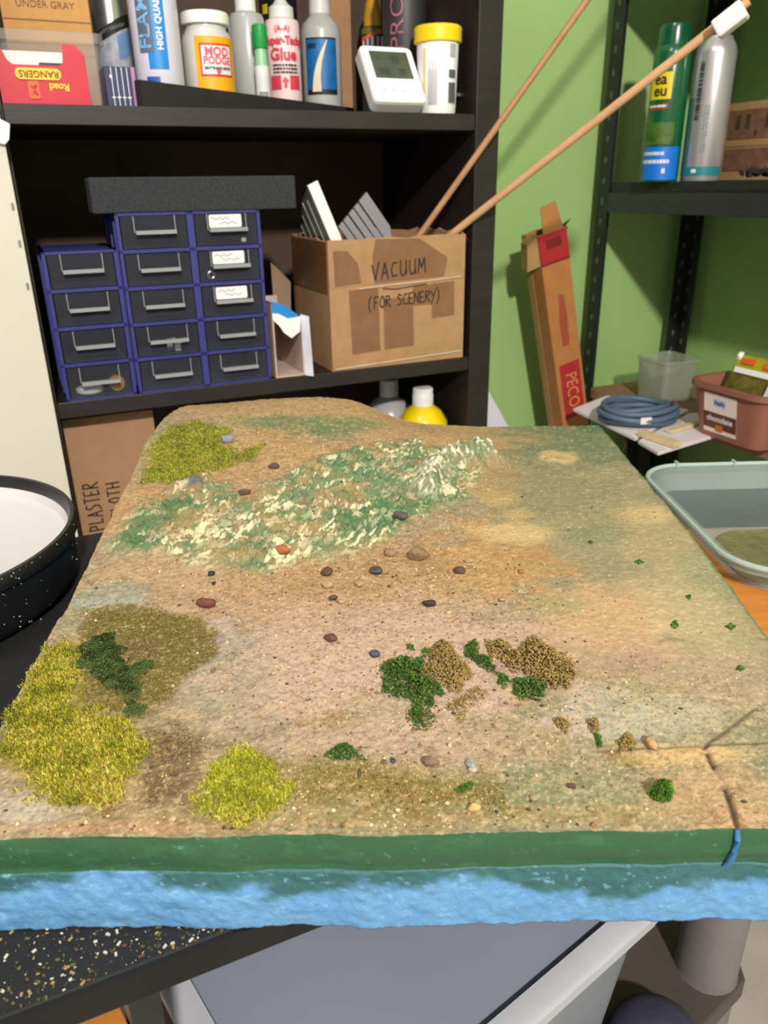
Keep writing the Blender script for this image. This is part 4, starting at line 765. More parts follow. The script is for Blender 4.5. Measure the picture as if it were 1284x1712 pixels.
# vacuum box
VA = math.radians(24.4); P0 = Vector((-.075, 1.171, Z2+.0004)); vd = Vector((math.cos(VA), math.sin(VA), 0)); vn = Vector((-math.sin(VA), math.cos(VA), 0))
def vf(px, py): q = onp(px, py, P0, vn)-P0; return q.dot(vd), q.z
vw = min(.2285, vf(776, 500)[0]); vh = vf(545, 402)[1]; vdp = .165
o = thing('cardboard_box', 'brown taped cardboard box handwritten VACUUM on the middle shelf', 'box', P0, VA)
r_ = random.Random(5)
def ragtop(w, h, a=.003, n=14): return [(0, 0), (w, 0)]+[(w*(1-k/n), h+r_.uniform(-a, a)) for k in range(n+1)]
FXl = Matrix.Rotation(math.pi/2, 4, 'X')
MB().prism(ragtop(vw, vh, .0016), -.004, 0, M=FXl).build('front_wall', KRAFT, o)
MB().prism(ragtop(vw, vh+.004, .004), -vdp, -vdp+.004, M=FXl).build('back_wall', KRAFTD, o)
SX = Matrix(((0, 0, 1, 0), (1, 0, 0, .004), (0, 1, 0, 0), (0, 0, 0, 1)))
MB().prism(ragtop(vdp-.008, vh-.001, .002), 0, .004, M=SX).build('side_wall', KRAFT, o); MB().prism(ragtop(vdp-.008, vh+.004, .004), vw-.004, vw, M=SX).build('side_wall', KRAFT, o)
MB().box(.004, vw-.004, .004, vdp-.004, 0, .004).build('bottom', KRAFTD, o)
MB().box(-.0008, 0, .006, vdp-.002, vh*.60, vh*.985).build('side_tape', mat('dark_tape', (112, 74, 40), .4, var=.1), o)
TAPE = mat('brown_tape', (134, 94, 66), .28, var=.10, scale=40, bump=.12, bscale=90, coat=.25); TAPE2 = mat('shiny_tape', (172, 130, 90), .16, var=.12, scale=30, bump=.25, bscale=120, coat=.5)
def tp(pts, m, k): MB().prism([vf(*p) for p in pts], .0002+.0002*k, .0006+.0002*k, M=FXl).build('tape', m, o)
tp([(551,411),(772,402),(772,461),(553,482)], TAPE2, 0); tp([(556,420),(580,420),(598,440),(604,474),(560,480)], TAPE, 1); tp([(628,400),(700,398),(748,430),(742,462),(626,474),(622,430)], TAPE, 1)
tp([(583,486),(632,481),(636,592),(590,602)], TAPE, 0); tp([(641,500),(690,496),(692,582),(643,590)], TAPE, 0); tp([(722,474),(759,470),(759,526),(722,532)], TAPE, 0); tp([(690,478),(722,475),(722,508),(690,512)], TAPE, 0); tp([(557,598),(770,566),(770,588),(557,618)], TAPE2, 2)
for k, (pts) in enumerate(([(600,483),(640,478),(700,471),(770,462)], [(560,618),(640,606),(770,586)])):
    MB().tube([(vf(*p)[0], -.0012, vf(*p)[1]) for p in pts], .0010, 6).build('tape_glint', mat('pale_glint', (206, 190, 170), .08, coat=1.), o, smooth=True)  # pale glossy ridges, the glint on the tape put into their colour
w0 = vf(622, 464); w1 = vf(710, 450); hh = .0215; slo = (w1[1]-w0[1])/(w1[0]-w0[0])
strokes(hand('VACUUM', 1.06), .0022, INK, o, w0[0], w0[1]-.0035, -.0013, (w1[0]-w0[0])/6.1, hh, slope=slo*.9)
a = vf(640, 482); b = vf(660, 483); c = vf(712, 474); strokes([[(0, 0), (b[0]-a[0], b[1]-a[1]), (c[0]-a[0], c[1]-a[1])]], .0013, INK, o, a[0], a[1], -.0021, 1, 1, name='underline')
w0 = vf(615, 516); w1 = vf(738, 500); strokes(hand('(FOR SCENERY)', .86), .0019, INK, o, w0[0], w0[1]-.001, -.0012, (w1[0]-w0[0])/11.2, .0165, slope=(w1[1]-w0[1])/(w1[0]-w0[0]))
MB().add([(vw-.004, .02, vh), (vw+.004, .004, vh-.004), (vw+.006, .000, vh-.010), (vw+.002, .03, vh+.004), (vw-.004, .022, vh+.001), (vw+.004, .006, vh-.003)], [(0,1,2,3),(0,4,5,1)]).build('torn_corner', KRAFT, o)
# white plastic comb pieces in the box
def comb(label, pts, axis, m, n, steps):
    """row of upright fins; pts = foot (world) of the first fin, axis = spread direction"""
    pass
VWH = mat('bright_white_plastic', (236, 238, 234), .45, var=.02); VGR = mat('shaded_white_plastic', (150, 146, 152), .5, var=.05)  # second one is the same white plastic with shade put into its colour
def inbox(x, y, z): return P0+vd*x+vn*y+Vector((0, 0, z))
def fins(label, org, dirx, lean, widths, heights, gaps, depth, mats, roll=0):
    rz = math.atan2(dirx.y, dirx.x); o = empty('plastic_comb', org); o.rotation_euler = (lean[0], lean[1], rz); tag(o, label, 'plastic part', 'white plastic comb pieces')
    x = 0
    for i, (w_, h_) in enumerate(zip(widths, heights)):
        MB().box(x, x+w_, 0, depth, .0, h_).build('fin', mats[i % len(mats)], o, bevel=.0004); x += w_+gaps
    MB().box(0, x-gaps, 0, depth, -.004, .0).build('base', mats[-1], o); return o
o = empty('plastic_comb', inbox(.0145, .012, vh-.012)); o.rotation_euler = (0, 0, VA); tag(o, 'white ribbed plastic piece with bright broad edge, left one in the box', 'plastic part', 'white plastic comb pieces')
LN = Matrix.Rotation(math.radians(-23), 4, 'Y')
MB().box(0, .0165, 0, .006, -.03, .092, M=LN).build('broad_edge', VWH, o, bevel=.0006)
for i, h_ in enumerate((.070, .066, .046, .030, .016)):
    y = .030+.026*i; MB().box(0, .012, y, y+.004, -.03, h_, M=LN).build('fin', VWH, o, bevel=.0004)
MB().add([(.001, .006, -.03), (.001, .138, -.03), (.001, .138, .014), (.001, .112, .016), (.001, .112, .032), (.001, .084, .034), (.001, .084, .05), (.001, .058, .068), (.001, .006, .090)], [tuple(range(9))], 0, LN).build('web', mat('web_shaded_white', (168, 172, 164), .5), o)  # web is white plastic too, its shaded side coloured darker
o = empty('plastic_comb', inbox(0, .085, 0)); o.rotation_euler = (0, 0, VA); tag(o, 'grey-shaded slotted plastic piece, right one in the box', 'plastic part', 'white plastic comb pieces')
Pn = inbox(0, .085, 0)
def cf(px, py): q = onp(px, py, Pn, vn)-Pn; return Vector((q.dot(vd), q.z))
p0, p1, dd = cf(566, 379), cf(613, 321), cf(652, 378)-cf(613, 321)
for t0_, t1_ in ((0, .15), (.18, .33), (.37, .52), (.55, .69), (.73, 1.0)):
    a_, b_ = p0.lerp(p1, t0_), p0.lerp(p1, t1_); MB().prism([tuple(a_), tuple(b_), tuple(b_+dd*1.0), tuple(a_+dd*1.5)], -.004, 0, M=FXl).build('slat', VGR, o)
q0, q1 = p0+dd*.78, p1+dd*.98; MB().prism([tuple(p0+dd*.7), tuple(p1+dd*.80), tuple(p1+dd*1.0), tuple(p0+dd*1.5)], -.007, -.004, M=FXl).build('backing', VGR, o)
# two dowels standing in the box
def stick(label, pa, pb, ra, rb, m, name='dowel'):
    o = MB().tube([(0, 0, 0), tuple((pb-pa)*.5), tuple(pb-pa)], [ra, (ra+rb)/2, rb], 14).build(name, m, None, tuple(pa), smooth=True); tag(o, label, 'stick'); return o
DOW = mat('pale_dowel', (206, 160, 116), .6, var=.1, scale=40); DOW2 = mat('tan_dowel', (172, 126, 88), .6, var=.12, scale=40)
def ona(x, y, a): return CAM+ray(x, y)*a
top1 = ona(985, -5, 1.05); en1 = inbox(vf(706, 396)[0], .012, vf(706, 396)[1]); d = (en1-top1).normalized(); f1 = en1+d*((en1.z-Z2-.010)/(-d.z))*.55
stick('darker wooden dowel rising steeply out of the taped box', f1, top1-d*.40, .0046, .0050, DOW2)
top2 = ona(1236, 14, .92); en2 = inbox(.2125, .0155, vh); d2 = (top2-en2).normalized(); f2 = en2-d2*.055
o2 = thing('foam_swab', 'pale wooden stick with white foam pad on its upper end', 'stick', en2)
MB().tube([tuple(f2-en2), tuple(d2*.2), tuple(top2-en2+d2*.012)], [.0057, .0057, .0056], 14).build('stick', DOW, o2, smooth=True)
pc = ona(1221, 34, .916)-en2; side_ = d2.cross(FW).normalized(); dn = d2.cross(side_).normalized()
M_ = Matrix((d2, side_, dn)).transposed().to_4x4(); M_.translation = pc
MB().box(-.018, .018, -.0105, .0115, -.010, .010, M=M_).build('foam_pad', mat('white_foam', (236, 226, 220), .9, bump=.3, var=.03, scale=60), o2, bevel=.003)
# ------------------------------------------------------------------ low compartment of the bookcase
a0, a1 = B(115, 800, .045)[0], B(257, 700, .045)[0]
a0 = max(a0, -.4735)
o = thing('plaster_box', 'tall plain brown box handwritten PLASTER CLOTH under the drawers', 'box', W(a0, .045, Z3+.0004), ANG)
MB().box(0, a1-a0, 0, .20, 0, .302).build('box_body', mat('dull_kraft', (164, 124, 92), .85, var=.06, scale=50), o, bevel=.0015)
def pf(px, py): u, z = B(px, py, .045); return u-a0, z-Z3
q0 = pf(168, 897); q1 = pf(158, 815); strokes(hand('PLASTER', 1.0), .0022, INK, o, q0[0]+.008, q0[1]+.010, -.0006, (q1[1]-q0[1])/7.0, .021, vertical=True)
q0 = pf(195, 876); q1 = pf(187, 815); strokes(hand('CLOTH', 1.0), .0022, INK, o, q0[0]+.012, q0[1]+.010, -.0006, (q1[1]-q0[1])/5.0, .018, vertical=True)
def paint_bottle(label, pl, pr, py, v, col, caph, ytop, capw):
    o, r, p = can('paint_bottle', label, 'bottle', pl, pr, py, v, Z3+.0004); z_ = lambda y: zat((pl+pr)/2, y, v)-Z3
    zt = z_(ytop+caph)
    MB().lathe([(r*.95, 0), (r, .005), (r, zt-r*1.05), (r*.93, zt-r*.6), (r*.7, zt-r*.22), (r*capw*1.02, zt), (r*capw*.9, zt+.004)], 36).build('bottle_body', col, o, smooth=True)
    zc = z_(ytop); MB().lathe([(r*capw, zt-.001), (r*capw, zc-.012), (r*capw*.96, zc-.011), (r*capw*.96, zc-.002), (r*capw*.85, zc)], 32).build('cap', mat('soft_white', (232, 230, 226), .4), o, smooth=True); return o
paint_bottle('yellow paint bottle with white cap showing over the hill', 663, 750, 712, .052, mat('yellow_paint', (238, 206, 10), .3, var=.02, coat=.4), 29, 648, .40)
paint_bottle('pale grey bottle with grey cap behind the yellow one', 610, 692, 700, .15, mat('pale_grey', (176, 172, 172), .3, var=.04, coat=.3), 28, 634, .38)
# ------------------------------------------------------------------ left: white panel with clip, black pan
o = thing('cream_panel', 'cream white sheet of board standing upright at the left before the bookcase', 'panel', W(-.4795, -.034, 0), ANG)
MB().box(-.55, 0, 0, .010, .0, 1.36).build('sheet', mat('cream_board', (206, 200, 184), .7, var=.02, scale=12), o, bevel=.001)
for y in (345, 407, 478):
    zc = B(20+(y-240)*.18, y, -.034)[1]; MB().box(-.006, -.003, -.0006, 0, zc-.004, zc+.004).build('staple', mat('dull_steel', (130, 128, 124), .5, metal=.6), o)
c0 = B(-6, 214, -.036); o = MB().prism([(-.03, .008), (0, .012), (.0148, .004), (.011, -.012), (.006, -.017), (-.03, -.010)], 0, .006, M=FX).build('white_clip', WHITE, None, W(c0[0], -.0345, c0[1]), (0, 0, ANG), bevel=.001); tag(o, 'white plastic clip on the edge of the cream panel', 'clip')
PZ = .866; pc = onz(-205, 900, PZ); PR = abs(onz(122, 880, PZ).x-pc.x)
o = thing('black_pan', 'round black pan with white inside beside the left edge of the scenery board', 'pan', (pc.x, pc.y, TB+.0003))
R = PR; hP = PZ-TB
BLKPAN = mat('speckled_black', (22, 22, 24), .42, var=.3, scale=40)
MB().lathe([(R*.80, .0), (R*.90, .004), (R*.955, .012), (R*.965, .030), (R*.972, hP-.012), (R*.995, hP-.010), (R, hP-.005), (R*.985, hP), (R*.965, hP), (R*.945, hP-.006), (R*.945, hP-.010)], 96, cap=False).build('rim_and_wall', BLKPAN, o, smooth=True)
MB().lathe([(.0001, hP-.020), (R*.88, hP-.019), (R*.925, hP-.016), (R*.9445, hP-.0095), (R*.9455, hP-.0105), (R*.93, hP-.022), (.0001, hP-.024)], 96, cap=False).build('white_lining', mat('white_enamel', (204, 200, 200), .35, var=.02, scale=9), o, smooth=True)
MB().lathe([(.0001, .0), (R*.80, .0), (R*.80, .003), (.0001, .003)], 64, cap=False).build('base', BLKPAN, o)
m = MB(); rr = random.Random(9)
for k in range(380):
    a = math.radians(rr.gauss(-62, 26)); z = rr.uniform(.008, hP+.0002) if rr.random() < .7 else hP-.001; q = R*(.9745 if z < hP-.012 else 1.0); s = rr.uniform(.0002, .0006)
    m.box(-s, s, -s*.4, s*.4, -s*.6, s*.6, M=Matrix.Translation((q*math.cos(a), q*math.sin(a), z)) @ Matrix.Rotation(a+rr.uniform(-1, 1), 4, 'Z') @ Matrix.Rotation(rr.uniform(-1, 1), 4, 'X'))
s_ = m.build('fibre_specks', mat('pale_specks', (170, 186, 186), .8, var=.3, scale=900), o); s_['kind'] = 'stuff'
# crumbs on the table top
m = MB()
for k in range(4200):
    u_, v_ = rr.uniform(-.56, -.30)+rr.gauss(0, .05), -.855+abs(rr.gauss(0, .06)); s = rr.choice([.0002, .0002, .0003, .0003, .0005, .0008]); p = W(u_, v_, TB)
    if p.y > .236 and p.x > -.2: continue
    m.box(-s*rr.uniform(.5, 2), s, -s*.6, s*.6, 0, s*.7, mi=rr.randrange(4), M=Matrix.Translation((p.x, p.y, TB)) @ Matrix.Rotation(rr.uniform(0, 6), 4, 'Z'))
o = m.build('turf_crumbs', [mat('crumb_tan', (150, 128, 80), .9), mat('crumb_olive', (86, 88, 44), .9), mat('crumb_pale', (196, 190, 176), .9), mat('crumb_brown', (90, 66, 44), .9)]); tag(o, 'turf crumbs scattered on the black table corner', 'crumbs', kind='stuff')
# ------------------------------------------------------------------ back wall: white board, track box, rods
o = MB().prism([(.33, .82), (.73, .186), (.64, .006), (.56, .012), (.10, .66)], -.008, 0, M=FX).build('white_board', mat('white_board', (232, 230, 238), .6, var=.02), None, W(0, .362, 0), (0, 0, ANG)); tag(o, 'slanting white board leaning on the green wall right of the bookcase', 'board')
# long track box leaning
TB_ = thing('track_box', 'long brown card box with red print leaning in the corner', 'box', W(.60, .235, .012), 0)
topc = B(926, 400, .225); bot = B(963, 700, .225)
lean_u = math.atan2(bot[0]-topc[0], topc[1]-bot[1]); Lb = 1.09
u_at0 = bot[0]+(bot[1]-.02)*math.tan(lean_u)
TB_.location = W(u_at0, .225, .012); TB_.rotation_euler = (Matrix.Rotation(ANG, 3, 'Z') @ Matrix.Rotation(-lean_u, 3, 'Y')).to_euler()
BRN = mat('brown_track_card', (178, 118, 64), .75, var=.08, scale=30); BRN2 = mat('tan_track_card', (172, 136, 86), .8, var=.06)
Lz = (B(926, 387, .225)[1]-.012)/math.cos(lean_u)
TRED = mat('brick_red_print', (170, 36, 40), .6, var=.06)
MB().box(-.034, .034, 0, .006, 0, Lz).box(.028, .034, .006, .055, 0, Lz).box(-.034, -.028, .006, .036, 0, Lz).box(-.034, .034, .049, .055, 0, Lz).build('box_body', BRN, TB_, bevel=.001)
MB().box(-.035, -.030, .036, .055, 0, Lz).build('side_flap', BRN2, TB_)
MB().box(-.034, .034, -.0008, 0, Lz-.060, Lz-.001).build('red_band', TRED, TB_); MB().box(-.0341, .0341, -.0012, -.0008, Lz-.060, Lz-.056).build('dark_line', mat('dark_red_card', (120, 24, 28), .6), TB_)
zp = (B(955, 652, .225)[1]-.012)/math.cos(lean_u)
MB().box(-.024, .027, -.0008, 0, zp-.062, zp+.062).build('red_panel', TRED, TB_)
vs = text('PECO', .040, mat('ochre_letter', (206, 150, 70), .6), TB_, x=.001, z=zp, y=-.0012, turn=-90, stretch=.78, bold=-.0002)
MB().prism([(-.008, zp+.10), (.008, zp+.10), (.011, zp+.15), (.009, zp+.205), (-.003, zp+.21), (-.010, zp+.15)], 0, .0006, M=FX).build('faded_print', mat('faded_red', (160, 76, 50), .7, var=.1), TB_)
MB().box(-.018, .018, -.0014, -.0012, Lz-.030, Lz-.012).build('faded_block', mat('dark_red_card', (120, 24, 28), .6), TB_)
MB().add([(-.018, .004, Lz-.002), (.030, .004, Lz-.002), (.028, .016, Lz+.050), (-.006, .018, Lz+.046), (-.018, .006, Lz-.002), (.030, .006, Lz-.002), (.028, .018, Lz+.050), (-.006, .020, Lz+.046)], [(0,1,2,3),(7,6,5,4),(0,4,5,1),(1,5,6,2),(2,6,7,3),(3,7,4,0)]).build('top_flap', BRN, TB_)
MB().add([(-.030, .002, Lz), (-.056, .006, Lz-.012), (-.062, .010, Lz-.062), (-.032, .004, Lz-.058), (-.034, .034, Lz), (-.054, .030, Lz-.008), (-.060, .032, Lz-.058), (-.032, .030, Lz-.054)], [(0,1,2,3),(7,6,5,4),(0,4,5,1),(1,5,6,2),(2,6,7,3),(3,7,4,0)]).build('torn_flap', BRN2, TB_)
MB().add([(.028, .008, Lz+.004), (.052, .006, Lz+.012), (.040, .009, Lz), (.046, .009, Lz-.006), (.030, .012, Lz-.006), (.030, .016, Lz+.002)], [(0,1,2),(0,2,3,4),(0,4,5)]).build('torn_strip', mat('dark_card', (84, 66, 44), .9), TB_)
# ------------------------------------------------------------------ black metal shelving
SHU = .664; SZ = 1.097
o = thing('metal_shelving', 'black slotted metal shelving unit in the corner on the right', 'shelving', BK, ANG)
def post(u, v, su, sv):
    m = MB().box(min(u, u+su*.034), max(u, u+su*.034), v-.0011, v+.0011, 0, 1.9).box(u-.0011, u+.0011, min(v, v+sv*.034), max(v, v+sv*.034), 0, 1.9); p = m.build('post', BLACKM, o)
    m = MB()
    for k in range(46):
        z = .06+.04*k; m.box(u-.0018*1, u+.0018, v+sv*.013, v+sv*.019, z-.006, z+.006); m.box(u+su*.013, u+su*.019, v-.0018, v+.0018, z+.014, z+.026)
    m.build('slots', mat('slot_grey', (84, 96, 74), .6), p)
post(SHU, .336, 1, -1); post(.940, .336, -1, -1); post(SHU, -.56, 1, 1); post(.940, -.56, -1, 1)
for z in (SZ, 1.50):
    MB().box(SHU+.003, .938, -.558, .332, z-.014, z).build('shelf_board', mat('black_shelf_board', (34, 36, 36), .6, var=.2), o)
    for u in (SHU, .938): MB().box(u-.0005, u+.0025, -.556, .330, z-.058, z-.020).build('beam', mat('beam_black', (48, 50, 51), .4, var=.1), o, bevel=.001)
    MB().box(SHU, .94, .328, .331, z-.058, z-.020).build('cross_beam', BLACKM, o); MB().box(SHU+.003, SHU+.006, -.556, .328, z-.050, z-.0142).build('light_leak_strip', BLACKM, o)  # last strip is added to block light leaking between board and beam
# cans on it
vG = .165; o, r, p = can('spray_can', 'dark green insect spray can with blue base and yellow lettering', 'can', 1073, 1131, 296, vG, SZ+.0004)
z_ = lambda y: zat(1110, y, vG-r*.6)-SZ
DGN = mat('dark_green_can', (18, 92, 52), .25, var=.12, scale=20, coat=.5)
MB().lathe([(r*.96, 0), (r, .003), (r, z_(88)), (r*.93, z_(76)), (r*.88, z_(73))], 40).build('can_body', DGN, o, smooth=True)
MB().lathe([(r*.86, z_(75)), (r*.84, z_(42)), (r*.80, z_(36)), (r*.2, z_(34))], 40).build('cap', mat('bottle_green', (14, 84, 50), .22, coat=.5), o, smooth=True)
BL2 = mat('bright_blue_print', (16, 118, 214), .4, var=.04)
arc_patch(r+.0003, -90, 62, .003, z_(246), 24).build('blue_label', BL2, o)
arc_patch(r+.0003, -75, 30, z_(242), z_(205), 20).build('picture', mat('garden_print', (70, 104, 36), .5, var=.5, scale=60), o)
arc_patch(r+.0003, -68, 8, z_(166), z_(120), 16).build('yellow_print', mat('bright_yellow', (232, 206, 20), .45, var=.04), o)
text('ea', .026, BLACK, o, R=r+.0008, ang=-28, z=z_(132), bold=.0006); text('eu', .026, BLACK, o, R=r+.0008, ang=-26, z=z_(152), bold=.0006)
skewed(arc_patch(r+.0004, -66, 2, z_(182), z_(173), 12), r, .1).build('red_strip', mat('dull_red', (150, 60, 60), .5), o); fine_print(o, r+.0012, -62, -4, z_(181), z_(174), 1, PAPER, 5)
fine_print(o, r+.0008, -70, 6, z_(262), z_(252), 1, PAPER, 6); fine_print(o, r+.0008, -70, 24, z_(276), z_(265), 1, PAPER, 7); arc_patch(r+.0008, 4, 14, z_(290), z_(282), 4).build('white_mark', PAPER, o)
o, r, p = can('spray_can', 'tall silver spray can with teal band beside the green can', 'can', 1139, 1201, 296, .115, SZ+.0004)
z_ = lambda y: zat(1176, y, .115-r*.6)-SZ
MB().lathe([(r*.96, 0), (r, .003), (r, z_(86)), (r*.93, z_(72)), (r*.72, z_(60)), (r*.70, z_(56))], 40).build('can_body', mat('polished_tin', (206, 202, 202), .30, metal=.6, var=.04, stretch=(1, 1, .1)), o, smooth=True)
MB().lathe([(r*.66, z_(58)), (r*.62, z_(44)), (r*.3, z_(40))], 32).build('cap', mat('grey_cap', (70, 68, 68), .4), o, smooth=True)
TEAL = mat('teal_print', (30, 128, 132), .4, var=.05)
arc_patch(r+.0003, -90, 75, z_(294), z_(279), 24).build('teal_band', TEAL, o); arc_patch(r+.0003, -95, -48, z_(278), z_(162), 10).build('teal_panel', mat('grey_teal', (70, 120, 112), .4, var=.1), o)
arc_patch(r+.0009, -28, -14, z_(289), z_(283), 4).build('white_mark', PAPER, o); fine_print(o, r+.0007, -44, -22, z_(200), z_(100), 1, mat('dark_grey_print', (60, 66, 66), .5), 9, True); fine_print(o, r+.0007, -12, 4, z_(255), z_(175), 2, mat('grey_green_print', (120, 140, 130), .5), 10, True)
o = thing('carton', 'printed brown carton behind the silver can on the metal shelf', 'carton', W(.858, .20, SZ+.0004), ANG)
MB().box(0, .075, -.34, 0, 0, zat(1230, 160, .1)-SZ-.004).build('box_body', KRAFT, o, bevel=.001)
hC = zat(1230, 160, .1)-SZ
MB().box(-.0008, 0, -.34, 0, hC*.42, hC*.44).build('tape_seam', KRAFTD, o); MB().box(-.0012, 0, -.20, -.01, hC*.52, hC*.88).build('print_panel', mat('sepia_print', (122, 84, 64), .8, var=.25, scale=60), o); MB().box(-.0012, 0, -.12, -.01, hC*.12, hC*.40).build('print_panel', mat('sepia_print', (122, 84, 64), .8), o)
for k in range(7):
    y = -.025-.024*k; MB().box(-.0016, -.0012, y-.014, y-.003, hC*.64, hC*.82).build('print_mark', mat('dark_brown_print', (74, 52, 44), .8), o) if k % 3 != 2 else MB().box(-.0016, -.0012, y-.010, y-.004, hC*.55, hC*.62).build('print_mark', mat('dark_brown_print', (74, 52, 44), .8), o)
m = MB()
for k in range(90):
    s = rr.uniform(.004, .009); m.lathe([(.001, -s*.6), (s, 0), (.001, s*.8)], 6, M=Matrix.Translation((rr.uniform(0, .06), rr.uniform(-.18, 0), .006+rr.uniform(0, .006))) @ Matrix.Rotation(rr.uniform(0, 3), 4, 'X'))
o = m.build('foam_scrap', mat('black_foam_scrap', (30, 32, 32), .95, var=.2), None, W(.70, .02, SZ+.004), (0, 0, ANG)); tag(o, 'ragged black foam scrap on the metal shelf at the frame edge', 'foam')
# ------------------------------------------------------------------ side desk with tub, papers, cable
DZ = .655
o = thing('side_desk', 'low chipboard desk in the corner under the metal shelf', 'desk', BK, ANG)
MB().box(.672, .938, -.50, .325, DZ-.020, DZ).build('desk_top', mat('chipboard', (146, 112, 80), .8, var=.15, scale=80), o, bevel=.001)
for u, v in ((.82, .29), (.91, .29), (.70, -.47), (.91, -.47)): MB().box(u-.02, u+.02, v-.02, v+.02, 0, DZ-.020).build('leg', BLACKP, o)
def slab(name, pts, z, t, m, label, cat, lift=0):
    P = [onz(x, y, z) for x, y in pts]; c = sum(P, Vector())/len(P); o = MB().prism([(p.x-c.x, p.y-c.y) for p in P], 0, t).build(name, m, None, (c.x, c.y, z+lift), bevel=min(.001, t*.2)); return tag(o, label, cat)
slab('paper_stack', [(958,688), (1014,666), (1150,690), (1062,738)], DZ+.001, .007, PAPER, 'stack of white papers under the blue cable coil', 'paper')
slab('foam_sheet', [(1066,742), (1150,696), (1284,690), (1262,712), (1100,762)], DZ+.001, .0065, mat('lilac_white', (226, 214, 216), .7, var=.02), 'white sheet under the brown tub at the desk edge', 'sheet')
def strip_(px0, py0, px1, py1, wd_, hh_, z, label, m):
    a, b = onz(px0, py0, z), onz(px1, py1, z); d = b-a; o = MB().box(0, d.length, -wd_/2, wd_/2, 0, hh_).build('wood_strip', m, None, (a.x, a.y, z), (0, 0, math.atan2(d.y, d.x)), bevel=.0008); return tag(o, label, 'wood strip', 'pale wooden strips on the white sheet')
CREAM = mat('pale_wood', (216, 192, 148), .7, var=.1, scale=60)
strip_(1072, 728, 1132, 748, .020, .010, DZ+.0086, 'short thick pale wood strip at the front of the white sheet', CREAM); strip_(1118, 724, 1178, 706, .014, .006, DZ+.0086, 'thin pale wood strip running back to the brown tub', CREAM)
# cable coil
cc = onz(1066, 694, DZ+.02); o = thing('cable_coil', 'coil of blue-grey cable on the stack of white papers', 'cable', (cc.x, cc.y, DZ+.0118), .2)
CBLM = mat('blue_cable', (84, 104, 126), .5, var=.06); NV = mat('dark_cable', (40, 30, 48), .6)
for k, (rx, ry, zz, dx, dy) in enumerate(((.074, .056, .006, 0, 0), (.068, .050, .015, .003, .004), (.077, .058, .017, -.003, -.004), (.071, .054, .026, .002, 0), (.064, .047, .028, -.004, .006))):
    MB().tube([(rx*math.cos(a)+dx, ry*math.sin(a)+dy, zz+.003*math.sin(a*2+k)) for a in np.linspace(0, 2*math.pi, 49)[:-1]], .0056, 10, closed=True).build('loop', CBLM, o, smooth=True)
MB().tube([(.046*math.cos(a), .032*math.sin(a), .010) for a in np.linspace(0, 2*math.pi, 33)[:-1]], .005, 8, closed=True).build('inner_loop', NV, o, smooth=True)
MB().tube([(.066, -.012, -.001+.004), (.078, -.012, .016), (.066, -.012, .036), (.056, -.012, .016)], .002, 8, closed=True).build('red_tie', mat('red_tie', (150, 30, 50), .5), o)
MB().box(-.03, -.008, -.066, -.062, .010, .022).build('white_tag', PAPER, o)
# brown ice cream tub: long side faces the room
tc = onz(1152, 718, DZ+.008); q = tc-BK; tu, tv_ = q.dot(U), q.dot(V)
o = thing('ice_cream_tub', 'brown plastic dessert tub with picture label holding a bag of turf', 'tub', W(tu, tv_, DZ+.0082), ANG)
TBR = mat('brown_tub', (150, 96, 78), .42, var=.04); TL, TW, TH = .175, .125, .100
m = MB(); shell(m, TW-.03, TL-.03, TW, TL, TH, t=.002, rim=.007, r=.03, cx=TW/2-.012, cy=-TL/2+.006, rimh=.010); m.build('tub_body', TBR, o, smooth=True)
def tubface(y, zf): # point on the room-side face of the tub
    f = zf/(TH-.01); x = (-.012+.015)*(1-f)+(-.012)*f; return (x-.0008, y, zf)
def tlabel(nm, y0, y1, z0, z1, mt, k=0):
    a = [tubface(y0, z0), tubface(y1, z0), tubface(y1, z1), tubface(y0, z1)]; a = [(x-.0003*k, y, z) for x, y, z in a]; b = [(x-.0003, y, z) for x, y, z in a]
    return MB().add(a+b, [(4,5,6,7),(0,1,5,4),(1,2,6,5),(2,3,7,6),(3,0,4,7)]).build(nm, mt, o)
tlabel('label', -.108, -.034, .010, .083, mat('label_cream', (234, 218, 206), .5, var=.03)); tlabel('label_photo', -.108, -.034, .018, .048, mat('choc_print', (104, 50, 34), .5, var=.35, scale=50), 1)
tlabel('label_oval', -.084, -.056, .060, .074, mat('pale_blue', (176, 196, 226), .5), 1); tlabel('cup_print', -.078, -.062, .014, .026, mat('orange_cup', (190, 110, 40), .5), 2)
def ttext(b, s, mt, yc, zc, k): 
    vs, fs = text_verts(b, s, 1., .0003); MB().add([(tubface(yc-a, zc+c)[0]-.0008-.0003*k, yc-a, zc+c) for a, c in vs], fs).build('lettering', mt, o)
ttext('chocolate', .0150, WHITE, -.071, .037, 1); ttext("Paul's", .010, mat('dark_blue_print', (16, 40, 80), .5), -.070, .067, 1)
# sachet of turf in the tub
bc_ = W(tu+.030, tv_-.072, DZ+.050); o = empty('turf_sachet', bc_); o.rotation_euler = (Matrix.Rotation(ANG-math.pi/2, 3, 'Z') @ Matrix.Rotation(math.radians(-24), 3, 'X')).to_euler(); tag(o, 'sachet of olive turf with yellow header and white label in the brown tub', 'bag')
def pillow(w, h0, h1, t, n=8):
    m = MB(); rings = []
    for k in range(n+1):
        z = h0+(h1-h0)*k/n; tt_ = t*math.sin(math.pi*min(max(k/n, .08), .92)); rings.append([(w*.5*a, (-tt_ if a2 else tt_)*math.cos(a*1.5), z) for a, a2 in [(x, 1) for x in np.linspace(-1, 1, 9)]+[(x, 0) for x in np.linspace(1, -1, 9)]])
    return loft(m, rings)
pillow(.098, 0, .072, .012).build('turf_fill', mat('olive_fill', (96, 84, 34), .35, var=.4, scale=90, coat=.5), o, smooth=True)
